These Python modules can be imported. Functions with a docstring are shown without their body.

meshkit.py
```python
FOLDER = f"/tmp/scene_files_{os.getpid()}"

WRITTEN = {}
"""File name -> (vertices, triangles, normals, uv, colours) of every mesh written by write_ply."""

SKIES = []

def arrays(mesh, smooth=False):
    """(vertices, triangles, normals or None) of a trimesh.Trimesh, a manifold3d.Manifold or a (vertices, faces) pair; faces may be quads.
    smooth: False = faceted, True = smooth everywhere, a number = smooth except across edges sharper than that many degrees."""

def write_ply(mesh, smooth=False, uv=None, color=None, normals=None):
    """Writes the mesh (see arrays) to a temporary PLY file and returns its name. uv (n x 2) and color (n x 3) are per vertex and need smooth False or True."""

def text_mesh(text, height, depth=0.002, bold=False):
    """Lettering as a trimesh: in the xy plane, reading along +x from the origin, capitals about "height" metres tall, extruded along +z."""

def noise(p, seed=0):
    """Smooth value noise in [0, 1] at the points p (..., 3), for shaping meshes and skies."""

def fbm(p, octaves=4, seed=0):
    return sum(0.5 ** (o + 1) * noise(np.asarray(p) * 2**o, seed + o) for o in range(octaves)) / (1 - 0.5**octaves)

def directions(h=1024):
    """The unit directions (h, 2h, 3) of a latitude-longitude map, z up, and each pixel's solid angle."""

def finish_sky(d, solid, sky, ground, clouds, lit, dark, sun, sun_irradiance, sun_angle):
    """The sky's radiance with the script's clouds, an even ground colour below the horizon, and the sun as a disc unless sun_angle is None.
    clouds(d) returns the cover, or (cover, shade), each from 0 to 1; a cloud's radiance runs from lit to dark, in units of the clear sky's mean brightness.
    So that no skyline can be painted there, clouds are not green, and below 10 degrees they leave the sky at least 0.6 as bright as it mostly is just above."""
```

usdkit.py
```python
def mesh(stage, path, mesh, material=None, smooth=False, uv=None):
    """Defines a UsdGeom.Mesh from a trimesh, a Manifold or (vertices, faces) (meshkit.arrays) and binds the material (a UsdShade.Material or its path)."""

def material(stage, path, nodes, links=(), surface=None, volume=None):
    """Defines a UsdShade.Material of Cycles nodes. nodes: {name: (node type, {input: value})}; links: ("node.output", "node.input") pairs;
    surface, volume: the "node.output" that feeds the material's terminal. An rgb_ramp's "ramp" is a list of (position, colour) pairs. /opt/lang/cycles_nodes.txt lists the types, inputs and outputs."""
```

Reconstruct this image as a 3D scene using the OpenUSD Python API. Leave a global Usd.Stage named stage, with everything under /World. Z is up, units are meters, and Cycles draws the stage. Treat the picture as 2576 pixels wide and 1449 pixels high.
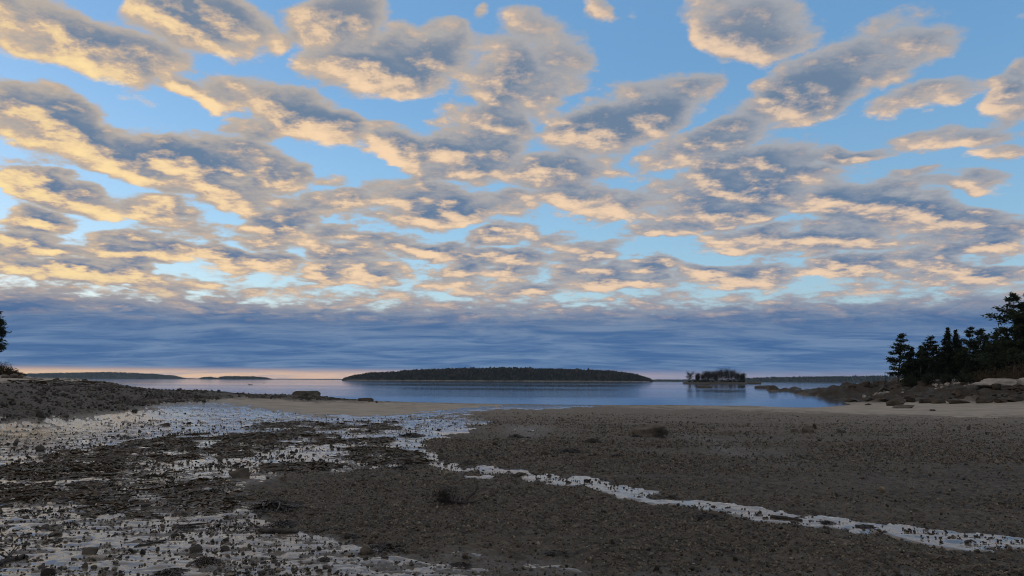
import math, random
import numpy as np
import trimesh
import usdkit, meshkit
from pxr import Usd, UsdGeom, UsdLux, UsdShade, Gf, Sdf, Vt

stage = Usd.Stage.CreateInMemory()
UsdGeom.SetStageUpAxis(stage, 'Z'); UsdGeom.SetStageMetersPerUnit(stage, 1.0)
UsdGeom.Xform.Define(stage, '/World'); UsdGeom.Scope.Define(stage, '/World/Looks')

# ---------------------------------------------------------------- camera
CAM = np.array([0.0, 0.0, 1.6])
FPX = 1908.0                      # focal length in pixels of a 2576 px wide picture
PITCH, ROLL = math.radians(6.95), math.radians(0.28)
EXPOSURE = 2.4
cam = UsdGeom.Camera.Define(stage, '/World/camera')
cam.CreateHorizontalApertureAttr(36.0); cam.CreateVerticalApertureAttr(20.25)
cam.CreateFocalLengthAttr(36.0 * FPX / 2576.0)
cam.CreateFStopAttr(0.0); cam.CreateExposureAttr(EXPOSURE)
cam.CreateClippingRangeAttr(Gf.Vec2f(0.05, 200000.0))
cp, sp, cr, sr = math.cos(PITCH), math.sin(PITCH), math.cos(ROLL), math.sin(ROLL)
FWD = np.array([0, cp, sp]); UP0 = np.array([0, -sp, cp]); RT0 = np.array([1.0, 0, 0])
RT = cr * RT0 + sr * UP0          # the phone was held very slightly tilted
UP = cr * UP0 - sr * RT0
xf = Gf.Matrix4d(*RT, 0, *UP, 0, *(-FWD), 0, *CAM, 1)
UsdGeom.Xformable(cam).AddTransformOp().Set(xf)

def ray(px, py):
    px, py = np.asarray(px, float), np.asarray(py, float)
    a, b = (px - 1288.0) / FPX, (724.5 - py) / FPX
    return a[..., None] * RT + b[..., None] * UP + FWD

def at(px, py, z=0.0):
    """the point at height z that lies along that line of sight"""
    d = ray(px, py); t = (z - CAM[2]) / d[..., 2]
    return CAM + d * t[..., None]

def far_at(px, py, dist):
    """the point at that distance along the ground"""
    d = ray(px, py); return CAM + d * (dist / d[..., 1])[..., None]

# ---------------------------------------------------------------- sun and sky
SUN_AZ, SUN_EL = math.radians(-62), math.radians(2.2)
SKY_STRENGTH = 0.15
SKY_TINT = (1.95, 1.12, 0.80)
SUN = np.array([math.sin(SUN_AZ) * math.cos(SUN_EL), math.cos(SUN_AZ) * math.cos(SUN_EL), math.sin(SUN_EL)])
sun = UsdLux.DistantLight.Define(stage, '/World/sun')
sun.CreateIntensityAttr(0.03); sun.CreateAngleAttr(10.0); sun.CreateColorAttr(Gf.Vec3f(1.0, 0.80, 0.60)); sun.CreateNormalizeAttr(True)
sx = UsdGeom.Xformable(sun)
zax = SUN; xax = np.cross([0, 0, 1.0], zax); xax /= np.linalg.norm(xax); yax = np.cross(zax, xax)
sx.AddTransformOp().Set(Gf.Matrix4d(*xax, 0, *yax, 0, *zax, 0, 0, 0, 0, 1))

class Nodes:
    """collects Cycles nodes under names that keep their order"""
    def __init__(s): s.n, s.l, s.k = {}, [], 0
    def add(s, kind, out, **inp):
        s.k += 1; name = f'n{s.k:04d}_{kind}'
        vals = {}
        for k, v in inp.items():
            if isinstance(v, str) and v.startswith('n') and '.' in v and v[1:5].isdigit(): s.l.append((v, f'{name}.{k}'))
            else: vals[k] = v
        s.n[name] = (kind, vals)
        return f'{name}.{out}'
    def m(s, op, a, b=0.0, c=0.0, clamp=False):
        return s.add('math', 'value', math_type=op, value1=a, value2=b, value3=c, use_clamp=clamp)
    def v(s, op, a, b=(0, 0, 0), **k): return s.add('vector_math', 'vector', math_type=op, vector1=a, vector2=b, **k)
    def ss(s, x, a, b, t0=0.0, t1=1.0): return s.add('map_range', 'result', range_type='smoothstep', value=x, from_min=a, from_max=b, to_min=t0, to_max=t1)
    def lin(s, x, a, b, t0=0.0, t1=1.0): return s.add('map_range', 'result', range_type='linear', value=x, from_min=a, from_max=b, to_min=t0, to_max=t1, clamp=True)
    def mix(s, f, a, b): return s.add('mix', 'color', mix_type='mix', fac=f, color1=a, color2=b)
    def col(s, op, a, b, f=1.0): return s.add('mix', 'color', mix_type=op, fac=f, color1=a, color2=b)
    def build(s, path, surface=None, volume=None): return usdkit.material(stage, path, s.n, s.l, surface=surface, volume=volume)

# the large cumulus of the evening sky: (px, py, half length, half height, tilt in degrees, weight)
CLOUDS = [
 # upper left belt
 (60,40,190,85,-25,1.0),(190,95,170,60,-25,1.0),(330,140,180,70,-22,1.0),(235,150,120,42,-22,.8),(470,222,170,34,-22,.9),(620,240,120,40,-18,.8),(760,290,180,70,-20,1.1),(860,320,110,45,-20,.9),
 (520,55,220,90,-14,1.1),(630,110,100,55,-20,.8),(705,125,66,38,25,.8),(400,25,120,60,0,.8),
 # upper middle
 (850,60,140,110,10,1.0),(1090,150,150,80,10,1.05),(900,185,190,62,-8,1.05),(1000,110,110,60,0,.9),
 (1265,220,140,115,60,1.0),(1220,320,140,85,0,1.05),(1010,385,110,58,-22,1.0),(1160,400,180,60,-5,1.0),(1350,70,110,50,-12,.75),(1415,150,90,90,0,.75),(1380,240,90,80,30,.8),
 (1215,20,36,26,20,.7),(1500,35,46,40,0,.6),(1125,68,74,30,5,.6),
 (1560,305,235,85,22,1.15),(1460,360,130,52,25,.9),(1390,425,170,52,0,.9),(1690,250,120,55,25,.8),
 # upper right
 (1900,60,170,100,0,1.15),(1800,20,110,50,0,.8),(2060,215,210,90,25,1.2),(1960,270,120,48,0,.8),(2230,150,210,70,20,.8),(2250,60,150,50,15,.5),(2320,250,150,42,8,.75),(1770,235,80,45,50,.6),
 (2540,270,90,70,15,.9),(2400,345,210,34,3,.8),(2520,395,90,28,8,.75),(2560,180,50,50,0,.5),
 # left
 (80,265,190,70,-12,1.05),(200,345,240,72,-20,1.1),(60,350,130,50,-20,.8),(440,390,300,62,-12,1.15),(330,420,220,48,-22,.9),(560,380,150,50,-10,.8),(670,440,105,80,0,1.0),(540,490,180,44,-14,.9),(640,325,90,36,-8,.75),(700,520,120,48,-20,.9),
 (130,480,200,48,-14,1.05),(40,450,90,36,-10,.8),(100,560,100,48,-5,.95),(80,615,140,34,-4,1.0),(40,405,70,15,-8,.5),
 (400,520,110,30,-14,.8),(470,575,130,22,-8,.6),(400,610,170,38,-4,.9),(340,645,200,34,-4,.9),(600,650,220,42,-8,.95),(690,560,120,50,-18,.95),(690,605,120,34,-5,.8),(850,460,50,18,-5,.5),
 (160,675,260,40,-6,1.0),(330,700,200,30,-12,.8),
 # middle
 (860,510,140,36,-4,.85),(1120,520,190,55,0,1.05),(1010,490,120,44,0,.8),(1300,510,90,46,0,.8),(1060,455,90,26,18,.7),(1480,515,140,48,-4,1.0),(1440,470,120,32,-10,.8),
 (910,585,150,32,-5,.85),(830,625,180,34,-8,.9),(1060,620,190,40,-14,1.0),(1220,650,220,38,-8,1.0),(1250,592,110,26,2,.85),(1420,640,160,36,4,.9),(1400,600,130,16,8,.55),(900,690,180,36,0,.9),(1170,690,130,22,0,.7),
 (1640,665,130,26,0,.9),(1550,700,200,36,-6,.9),(1300,725,260,34,0,.8),
 # right
 (1780,360,160,56,18,1.0),(1690,400,110,44,15,.8),(1900,410,220,60,10,1.0),(2100,385,160,28,6,.9),(1690,470,130,40,10,.8),(1880,480,280,62,8,1.1),(1790,545,210,50,6,1.05),(1680,590,110,28,0,.8),(2240,530,280,64,-8,1.15),(2130,490,180,46,0,.9),(2050,600,280,44,4,1.0),(1900,625,150,30,0,.8),
 (2440,560,200,44,-6,.9),(2420,470,150,16,-6,.5),(2300,440,90,18,10,.5),(2460,450,100,18,-6,.55),(2420,620,240,34,4,.9),(2200,660,280,36,6,.95),(1860,690,220,36,0,.9),(2440,690,240,34,0,.9),
]
def sky_xy(px, py):
    d = ray(px, py); return np.array([d[..., 0] / d[..., 1], d[..., 2] / d[..., 1]])

N = Nodes()
G = 1.0 / SKY_STRENGTH / 2 ** EXPOSURE
def srgb(r, g, b, gain=1.0):
    f = lambda s: ((s / 255 + 0.055) / 1.055) ** 2.4 if s > 10 else s / 255 / 12.92
    return tuple(gain * f(s) for s in (r, g, b))
def c(r, g, b): return srgb(r, g, b, G)
S_SUN = (-0.80, -0.60)                               # on the sky the sun lies to the lower left of what is seen
dirn = N.v('normalize', N.add('texture_coordinate', 'generated'))
def coords(dv):
    nm = N.add('separate_xyz', 'x', vector=dv).split('.')[0]
    x, y, z = nm + '.x', nm + '.y', nm + '.z'
    zz = N.m('add', N.m('maximum', z, 0.0), 0.09)
    uv = N.add('combine_xyz', 'vector', x=N.m('divide', x, zz), y=N.m('divide', y, zz), z=0.0)
    yy = N.m('maximum', y, 0.05)
    z2 = N.m('add', N.m('maximum', z, 0.0), 0.20)    # heaped clouds stand up, so their lumps are less foreshortened than the layer
    puff = N.add('combine_xyz', 'vector', x=N.m('divide', x, z2), y=N.m('divide', y, z2), z=0.0)
    return x, y, z, uv, N.m('divide', x, yy), N.m('divide', z, yy), puff
X, Y, Z, UV, GX, GZ, PF = coords(dirn)
off = N.v('normalize', N.v('add', dirn, (S_SUN[0] * 0.013, 0.0, S_SUN[1] * 0.013)))
PF1 = coords(off)[6]
def lumps(pf, octaves):
    """heaped lumps: rounded cells broken up by finer noise"""
    f = N.add('noise_texture', 'fac', vector=pf, scale=6.4, detail=octaves, roughness=0.66)
    j = N.v('add', pf, N.v('multiply', N.add('noise_texture', 'color', vector=pf, scale=9.0, detail=2.0), (0.14, 0.14, 0.0)))
    cell = N.add('voronoi_texture', 'distance', dimensions='2D', feature='f1', vector=j, scale=5.8, detail=1.0, roughness=0.5)
    return N.m('add', N.m('multiply', N.m('subtract', f, 0.5), 1.55), N.m('multiply', N.m('subtract', 0.42, cell), 0.34))
fine0, fine1 = lumps(PF, 8.0), lumps(PF1, 6.0)
big = N.add('noise_texture', 'fac', vector=UV, scale=1.1, detail=2.0, roughness=0.5)
wild = N.lin(big, 0.33, 0.57)  # unseen cloud, its cover raised to warm the light on the ground
warp = N.v('multiply', N.v('subtract', N.add('noise_texture', 'color', vector=PF, scale=4.6, detail=4.0, roughness=0.58), (0.5, 0.5, 0.5)), (0.10, 0.055, 0.0))
g0 = N.add('combine_xyz', 'vector', x=GX, y=GZ, z=1.0)
GH0 = N.v('add', g0, warp)
DS = 0.022
GH1 = N.v('add', GH0, (S_SUN[0] * DS, S_SUN[1] * DS, 0.0))
# out of view: noise cloud alone, thickened to warm the light below
front = N.m('multiply', N.m('multiply', N.ss(Y, 0.35, 0.55), N.ss(N.m('absolute', GX), 0.95, 0.74)), N.ss(GZ, 0.74, 0.56))
deck = N.m('add', N.m('multiply', N.ss(Z, 0.180, 0.090), 0.46), N.m('multiply', N.ss(Z, 0.105, 0.060), 0.66))
west = N.ss(N.m('arctan2', X, Y), 0.35, -0.62)       # towards the sunset
litc = N.mix(N.ss(N.m('arctan2', X, Y), -0.22, -0.60), N.mix(west, c(238, 208, 178), c(252, 218, 178)), c(255, 226, 166))
lowlit = N.mix(west, c(192, 176, 166), c(218, 190, 160))
shade_hi = N.mix(N.ss(Z, 0.36, 0.62), N.mix(N.ss(Z, 0.12, 0.32), c(88, 118, 154), c(108, 130, 156)), c(160, 156, 156))  # overhead the shade turns warm grey, chosen to warm the ground light
shade_mid = N.mix(west, c(166, 168, 174), c(188, 176, 164))
streak = N.add('noise_texture', 'fac', vector=N.v('multiply', UV, (0.62, 1.1, 1.0)), scale=1.7, detail=8.0, roughness=0.66, distortion=0.6)
deckc = N.mix(N.ss(streak, 0.34, 0.70), c(66, 102, 150), N.mix(N.ss(Z, 0.04, 0.11), c(112, 138, 172), c(140, 150, 168)))
skyt = N.add('sky_texture', 'color', sky_type='single_scattering', sun_disc=False, sun_elevation=SUN_EL, sun_rotation=SUN_AZ, aerosol_density=0.3, ozone_density=4.0)
clear = N.mix(0.55, N.col('multiply', skyt, SKY_TINT), N.mix(N.ss(Z, 0.08, 0.42), c(150, 194, 228), c(112, 164, 214)))
glow = N.m('multiply', N.ss(Z, 0.0165, 0.005), N.ss(streak, 0.85, 0.40))
glow = N.m('multiply', glow, N.ss(N.m('arctan2', X, Y), 0.42, -0.15, 0.35, 1.0))   # the afterglow lies to the left
glowc = N.mix(west, c(205, 175, 175), c(255, 205, 150))

def blobs(gh, which):
    acc = None
    for (px, py, rx, ry, ang, wt) in which:
        p0 = sky_xy(px, py); e = 10.0; k = 1.20
        ca, sa = math.cos(math.radians(ang)), math.sin(math.radians(ang))
        ax = (sky_xy(px + e * ca, py - e * sa) - p0) / e * rx * k; ay = (sky_xy(px + e * sa, py + e * ca) - p0) / e * ry * k
        inv = np.linalg.inv(np.column_stack([ax, ay])) * math.sqrt(wt); o = -inv @ p0
        u = N.add('vector_math', 'value', math_type='dot_product', vector1=gh, vector2=(inv[0, 0], inv[0, 1], o[0]))
        v = N.add('vector_math', 'value', math_type='dot_product', vector1=gh, vector2=(inv[1, 0], inv[1, 1], o[1]))
        q = N.add('combine_xyz', 'vector', x=u, y=v, z=0.0)
        b = N.m('subtract', wt, N.add('vector_math', 'value', math_type='dot_product', vector1=q, vector2=q))
        acc = N.m('maximum', b, 0.0) if acc is None else N.m('smoothmax', acc, b, 0.22)
    return acc

def tile(which):
    """the colour of one part of the sky as a background closure"""
    if which is None: b0 = b1 = wild
    else:
        b0, b1 = (blobs(gh, which) or 0.0 for gh in (GH0, GH1))
        b0 = N.add('mix_float', 'result', fac=front, a=wild, b=b0); b1 = N.add('mix_float', 'result', fac=front, a=wild, b=b1)
    b0, b1 = N.m('maximum', b0, deck), N.m('maximum', b1, deck)
    d0, d1 = N.m('add', b0, fine0), N.m('add', b1, fine1)
    slope = N.m('add', N.m('multiply', N.m('subtract', b0, b1), 0.62), N.m('multiply', N.m('subtract', fine0, fine1), 1.15))                  # > 0 on the side that faces the sun
    cover = N.ss(d0, 0.12, 0.46)
    thick = N.ss(d0, 0.34, 0.98)
    lit = N.ss(slope, -0.24, 0.60)
    rim = N.m('multiply', N.ss(d0, 0.46, 0.16), N.ss(slope, -0.12, 0.16))
    lit = N.m('maximum', lit, N.m('multiply', rim, 0.8))
    lit = N.m('multiply', lit, N.ss(Z, 0.040, 0.110))
    shadow = N.mix(thick, shade_mid, shade_hi)
    cc = N.mix(N.lin(lit, 0.12, 0.62), shadow, lowlit)
    cc = N.mix(N.lin(lit, 0.50, 1.0), cc, litc)
    cc = N.mix(N.ss(Z, 0.130, 0.045), cc, deckc)
    fin = N.mix(cover, clear, cc)
    fin = N.mix(glow, fin, glowc)
    return N.add('background_shader', 'background', color=fin, strength=SKY_STRENGTH)

CUT_X, CUT_Y = [430, 860, 1288, 1717, 2146], [150, 290, 420, 530, 630]
def reaches(q, x0, x1, y0, y1):
    ca, sa = math.cos(math.radians(q[4])), math.sin(math.radians(q[4]))
    ex, ey = 1.45 * math.hypot(q[2] * ca, q[3] * sa), 1.45 * math.hypot(q[2] * sa, q[3] * ca)
    return q[0] + ex + 92 > x0 and q[0] - ex - 58 < x1 and q[1] + ey + 35 > y0 and q[1] - ey - 62 < y1
def tree(x0, x1, y0, y1):
    """only the clouds that reach a part of the sky are worked out there"""
    xs, ys = [m for m in CUT_X if x0 < m < x1], [m for m in CUT_Y if y0 < m < y1]
    if not xs and not ys: return tile([q for q in CLOUDS if reaches(q, x0, x1, y0, y1)])
    if len(xs) >= len(ys):
        m = xs[len(xs) // 2]
        a, b = tree(x0, m, y0, y1), tree(m, x1, y0, y1)
        fac = N.m('less_than', GX, float(sky_xy(m, 400)[0]))
    else:
        m = ys[len(ys) // 2]
        a, b = tree(x0, x1, y0, m), tree(x0, x1, m, y1)
        fac = N.m('greater_than', GZ, float(sky_xy(1288, m)[1]))
    return N.add('mix_closure', 'closure', fac=fac, closure1=b, closure2=a)
seen = tree(-9999, 9999, -9999, 9999)
low = N.add('mix_closure', 'closure', fac=N.m('less_than', Z, 0.040), closure1=seen, closure2=tile(None))
bg = N.add('mix_closure', 'closure', fac=N.m('less_than', front, 0.0005), closure1=low, closure2=tile(None))
dome = UsdLux.DomeLight.Define(stage, '/World/sky')
dome.CreateIntensityAttr(1.0)
skym = N.build('/World/Looks/sky_material', surface=bg)
UsdShade.MaterialBindingAPI.Apply(dome.GetPrim()).Bind(skym)
dome.GetPrim().SetCustomDataByKey('kind', 'structure')

# ================================================================ helpers
import shapely
from scipy.interpolate import RBFInterpolator, RegularGridInterpolator
COUNTS = {}
def numbered(name):
    k = COUNTS.get(name, 0); COUNTS[name] = k + 1
    return name if k == 0 else f'{name}_{k:03d}'
def tag(prim, label=None, cat=None, group=None, kind=None):
    p = prim.GetPrim() if hasattr(prim, 'GetPrim') else prim
    for k, v in (('label', label), ('category', cat), ('group', group), ('kind', kind)):
        if v: p.SetCustomDataByKey(k, v)
    return p
def thing(name, label, cat, loc=(0, 0, 0), rz=0.0, group=None, scale=None, rx=0.0):
    x = UsdGeom.Xform.Define(stage, '/World/' + numbered(name))
    x.AddTranslateOp().Set(Gf.Vec3d(*map(float, loc)))
    if rz: x.AddRotateZOp().Set(math.degrees(rz))
    if rx: x.AddRotateXOp().Set(math.degrees(rx))
    if scale is not None: x.AddScaleOp().Set(Gf.Vec3f(*map(float, scale)))
    return tag(x, label, cat, group)
def part(parent, name, mesh, mat, smooth=False):
    base = str(parent.GetPath()); k = 0; path = f'{base}/{name}'
    while stage.GetPrimAtPath(path): k += 1; path = f'{base}/{name}_{k:03d}'
    return usdkit.mesh(stage, path, mesh, mat, smooth)
def top(name, mesh, mat, label=None, cat=None, group=None, kind=None, smooth=False, loc=None):
    m = usdkit.mesh(stage, '/World/' + numbered(name), mesh, mat, smooth)
    if loc is not None: m.AddTranslateOp().Set(Gf.Vec3d(*map(float, loc)))
    tag(m, label, cat, group, kind); return m
def classed(name, mesh, mat, part_name, smooth=False):
    """a hidden original that copies refer to"""
    c_ = stage.CreateClassPrim('/World/Originals/' + name) if False else stage.CreateClassPrim('/originals_' + name)
    c_.SetTypeName('Xform'); usdkit.mesh(stage, f'{c_.GetPath()}/{part_name}', mesh, mat, smooth); return c_
def copy_of(c_, name, label, cat, loc, rz=0.0, scale=(1, 1, 1), group=None, tilt=0.0):
    p = thing(name, label, cat, loc, rz, group, scale, tilt)
    p.GetReferences().AddInternalReference(c_.GetPath()); p.SetInstanceable(True); return p
def scatter(name, protos, pos, rot, scl, label, idx):
    """countless small pieces as one object"""
    pi = UsdGeom.PointInstancer.Define(stage, '/World/' + numbered(name))
    rel = pi.CreatePrototypesRel()
    for k, (m, mat, sm) in enumerate(protos):
        q = usdkit.mesh(stage, f'{pi.GetPath()}/piece_{k:03d}' if k else f'{pi.GetPath()}/piece', m, mat, sm); rel.AddTarget(q.GetPath())
    pi.CreatePositionsAttr(Vt.Vec3fArray.FromNumpy(np.asarray(pos, np.float32)))
    pi.CreateOrientationsAttr(Vt.QuathArray([Gf.Quath(float(w), float(x), float(y), float(z)) for w, x, y, z in rot]))
    pi.CreateScalesAttr(Vt.Vec3fArray.FromNumpy(np.asarray(scl, np.float32)))
    pi.CreateProtoIndicesAttr(Vt.IntArray.FromNumpy(np.asarray(idx, np.int32)))
    tag(pi, label, None, None, 'stuff'); return pi
def project(p):
    d = np.asarray(p, float) - CAM; f = d @ FWD
    f = np.where(f > 0.05, f, np.nan)
    return 1288 + FPX * (d @ RT) / f, 724.5 - FPX * (d @ UP) / f
def tri_count(m): return len(m[1])
def merge(parts):
    vs, fs, n = [], [], 0
    for v, f in parts:
        vs.append(np.asarray(v, float)); fs.append(np.asarray(f, int) + n); n += len(v)
    return np.vstack(vs), np.vstack(fs)
def tube(pts, rad, sides=6):
    p = np.asarray(pts, float); r = np.broadcast_to(rad, (len(p),)).astype(float)
    t = np.gradient(p, axis=0); t /= np.linalg.norm(t, axis=1, keepdims=True) + 1e-9
    a = np.cross(t, np.where(np.abs(t[:, 2:]) < 0.9, [0, 0, 1.0], [1.0, 0, 0])); a /= np.linalg.norm(a, axis=1, keepdims=True) + 1e-9
    b = np.cross(t, a); ang = np.arange(sides) * 2 * np.pi / sides
    v = (p[:, None] + r[:, None, None] * (np.cos(ang)[None, :, None] * a[:, None] + np.sin(ang)[None, :, None] * b[:, None])).reshape(-1, 3)
    f = []
    for i in range(len(p) - 1):
        for j in range(sides):
            q = [i * sides + j, i * sides + (j + 1) % sides, (i + 1) * sides + (j + 1) % sides, (i + 1) * sides + j]
            f += [[q[0], q[1], q[2]], [q[0], q[2], q[3]]]
    v = np.vstack([v, p[:1], p[-1:]]); n = len(v); m = (len(p) - 1) * sides
    for j in range(sides):
        f += [[n - 2, (j + 1) % sides, j], [n - 1, m + j, m + (j + 1) % sides]]
    return v, np.array(f)

# ================================================================ materials
def rocky(name, c1, c2, scale=2.0, rough=0.85, bump=0.02, fine=30.0, spec=0.4, c3=None, island=False):
    n = Nodes(); pos = n.add('geometry', 'position')
    a = n.add('noise_texture', 'fac', vector=pos, scale=scale, detail=6.0, roughness=0.65)
    b = n.add('noise_texture', 'fac', vector=pos, scale=fine, detail=4.0, roughness=0.7)
    col = n.mix(n.lin(a, 0.36, 0.64), c1, c2)
    if c3 is not None: col = n.mix(n.lin(b, 0.52, 0.72), col, c3)
    if island:
        r = n.add('geometry', 'random_per_island') if island == 'piece' else n.add('object_info', 'random')
        col = n.col('multiply', col, n.mix(r, (0.40, 0.40, 0.40), (1.6, 1.58, 1.55)))
    nb = n.add('bump', 'normal', height=n.m('add', a, n.m('multiply', b, 0.5)), distance=bump, strength=0.9)
    s = n.add('principled_bsdf', 'BSDF', base_color=col, roughness=n.lin(b, 0.3, 0.7, rough - 0.12, min(1.0, rough + 0.1)), specular_ior_level=spec, normal=nb)
    return n.build('/World/Looks/' + name, surface=s)
def leafy(name, c1, c2, scale, trans=0.25, rough=0.75, spec=0.2):
    n = Nodes(); pos = n.add('geometry', 'position')
    a = n.add('noise_texture', 'fac', vector=pos, scale=scale, detail=3.0)
    r = n.add('geometry', 'random_per_island')
    col = n.mix(n.lin(n.m('add', n.m('multiply', a, 0.6), n.m('multiply', r, 0.4)), 0.25, 0.75), c1, c2)
    d = n.add('principled_bsdf', 'BSDF', base_color=col, roughness=rough, specular_ior_level=spec)
    t = n.add('translucent_bsdf', 'BSDF', color=col)
    return n.build('/World/Looks/' + name, surface=n.add('mix_closure', 'closure', fac=trans, closure1=d, closure2=t))

def ground_material():
    n = Nodes(); pos = n.add('geometry', 'position')
    wet = n.add('attribute', 'fac', attribute='wet'); sand = n.add('attribute', 'fac', attribute='sand'); stone = n.add('attribute', 'fac', attribute='stone')
    big = n.add('noise_texture', 'fac', vector=pos, scale=0.5, detail=5.0, roughness=0.6)
    mid = n.add('noise_texture', 'fac', vector=pos, scale=7.0, detail=6.0, roughness=0.68)
    grit = n.add('noise_texture', 'fac', vector=pos, scale=45.0, detail=4.0, roughness=0.7)
    mud = n.mix(n.lin(mid, 0.38, 0.64), (0.014, 0.0120, 0.009), (0.086, 0.073, 0.054))
    mud = n.mix(n.m('multiply', n.add('attribute', 'fac', attribute='silt'), n.lin(mid, 0.30, 0.52)), mud, (0.140, 0.119, 0.089))
    mud = n.mix(n.m('multiply', n.lin(big, 0.40, 0.70), 0.30), mud, (0.140, 0.118, 0.088))
    snd = n.mix(n.lin(big, 0.38, 0.62), (0.21, 0.182, 0.140), (0.31, 0.270, 0.208))
    snd = n.mix(n.m('multiply', n.lin(mid, 0.55, 0.75), 0.5), snd, (0.13, 0.115, 0.09))
    stn = n.mix(n.lin(mid, 0.38, 0.62), (0.022, 0.019, 0.015), (0.080, 0.069, 0.054))
    rock = n.add('attribute', 'fac', attribute='weed')
    wd = n.mix(n.lin(mid, 0.36, 0.64), (0.010, 0.0075, 0.0045), (0.048, 0.036, 0.021))
    col = n.mix(sand, n.mix(stone, mud, stn), snd); col = n.mix(rock, col, wd)
    pale = n.add('attribute', 'fac', attribute='pale')
    col = n.mix(pale, col, n.mix(n.lin(mid, 0.35, 0.65), (0.22, 0.20, 0.175), (0.42, 0.39, 0.35)))
    col = n.col('multiply', col, n.mix(n.lin(grit, 0.30, 0.70), (0.70, 0.70, 0.70), (1.22, 1.22, 1.22)))
    col = n.col('multiply', col, n.mix(wet, (1.0, 1.0, 1.0), (0.62, 0.60, 0.58)))
    h = n.m('add', n.m('multiply', mid, 0.7), n.m('multiply', grit, n.add('mix_float', 'result', fac=sand, a=0.45, b=0.10)))
    nb = n.add('bump', 'normal', height=h, distance=0.030, strength=0.9)
    rough = n.add('mix_float', 'result', fac=n.m('multiply', wet, n.lin(mid, 0.66, 0.40)), a=0.82, b=0.20)
    s = n.add('principled_bsdf', 'BSDF', base_color=col, roughness=rough, specular_ior_level=n.add('mix_float', 'result', fac=wet, a=0.30, b=0.9), normal=nb)
    return n.build('/World/Looks/shore_ground', surface=s)
def film_material():
    n = Nodes(); pos = n.add('geometry', 'position')
    st = n.v('multiply', pos, (0.55, 1.1, 1.0))
    a = n.add('noise_texture', 'fac', vector=st, scale=5.0, detail=5.0, roughness=0.62)
    b = n.add('noise_texture', 'fac', vector=st, scale=26.0, detail=3.0, roughness=0.6)
    nb = n.add('bump', 'normal', height=n.m('add', a, n.m('multiply', b, 0.42)), distance=0.016, strength=0.38)
    col = n.mix(n.lin(a, 0.35, 0.65), (0.030, 0.027, 0.023), (0.070, 0.060, 0.048))
    s = n.add('principled_bsdf', 'BSDF', base_color=col, roughness=n.lin(b, 0.35, 0.70, 0.015, 0.07), ior=1.5, specular_ior_level=1.0, normal=nb)
    return n.build('/World/Looks/thin_standing_water', surface=s)
def sea_material():
    n = Nodes(); pos = n.add('geometry', 'position')
    band = n.add('noise_texture', 'fac', vector=n.v('multiply', pos, (0.0035, 0.016, 1.0)), scale=1.0, detail=4.0, roughness=0.55)
    calm = n.ss(band, 0.45, 0.53)
    w1 = n.add('noise_texture', 'fac', vector=n.v('multiply', pos, (0.8, 1.7, 1.0)), scale=1.0, detail=5.0, roughness=0.55)
    w2 = n.add('noise_texture', 'fac', vector=n.v('multiply', pos, (0.06, 0.16, 1.0)), scale=1.0, detail=3.0, roughness=0.5)
    h = n.m('add', n.m('multiply', w1, 0.030), n.m('multiply', w2, 0.10))
    nb = n.add('bump', 'normal', height=h, distance=1.0, strength=n.add('mix_float', 'result', fac=calm, a=0.11, b=0.60))
    s = n.add('principled_bsdf', 'BSDF', base_color=(0.012, 0.020, 0.030), roughness=0.045, ior=1.333, specular_ior_level=0.5, normal=nb)
    return n.build('/World/Looks/sea_water', surface=s)

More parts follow.
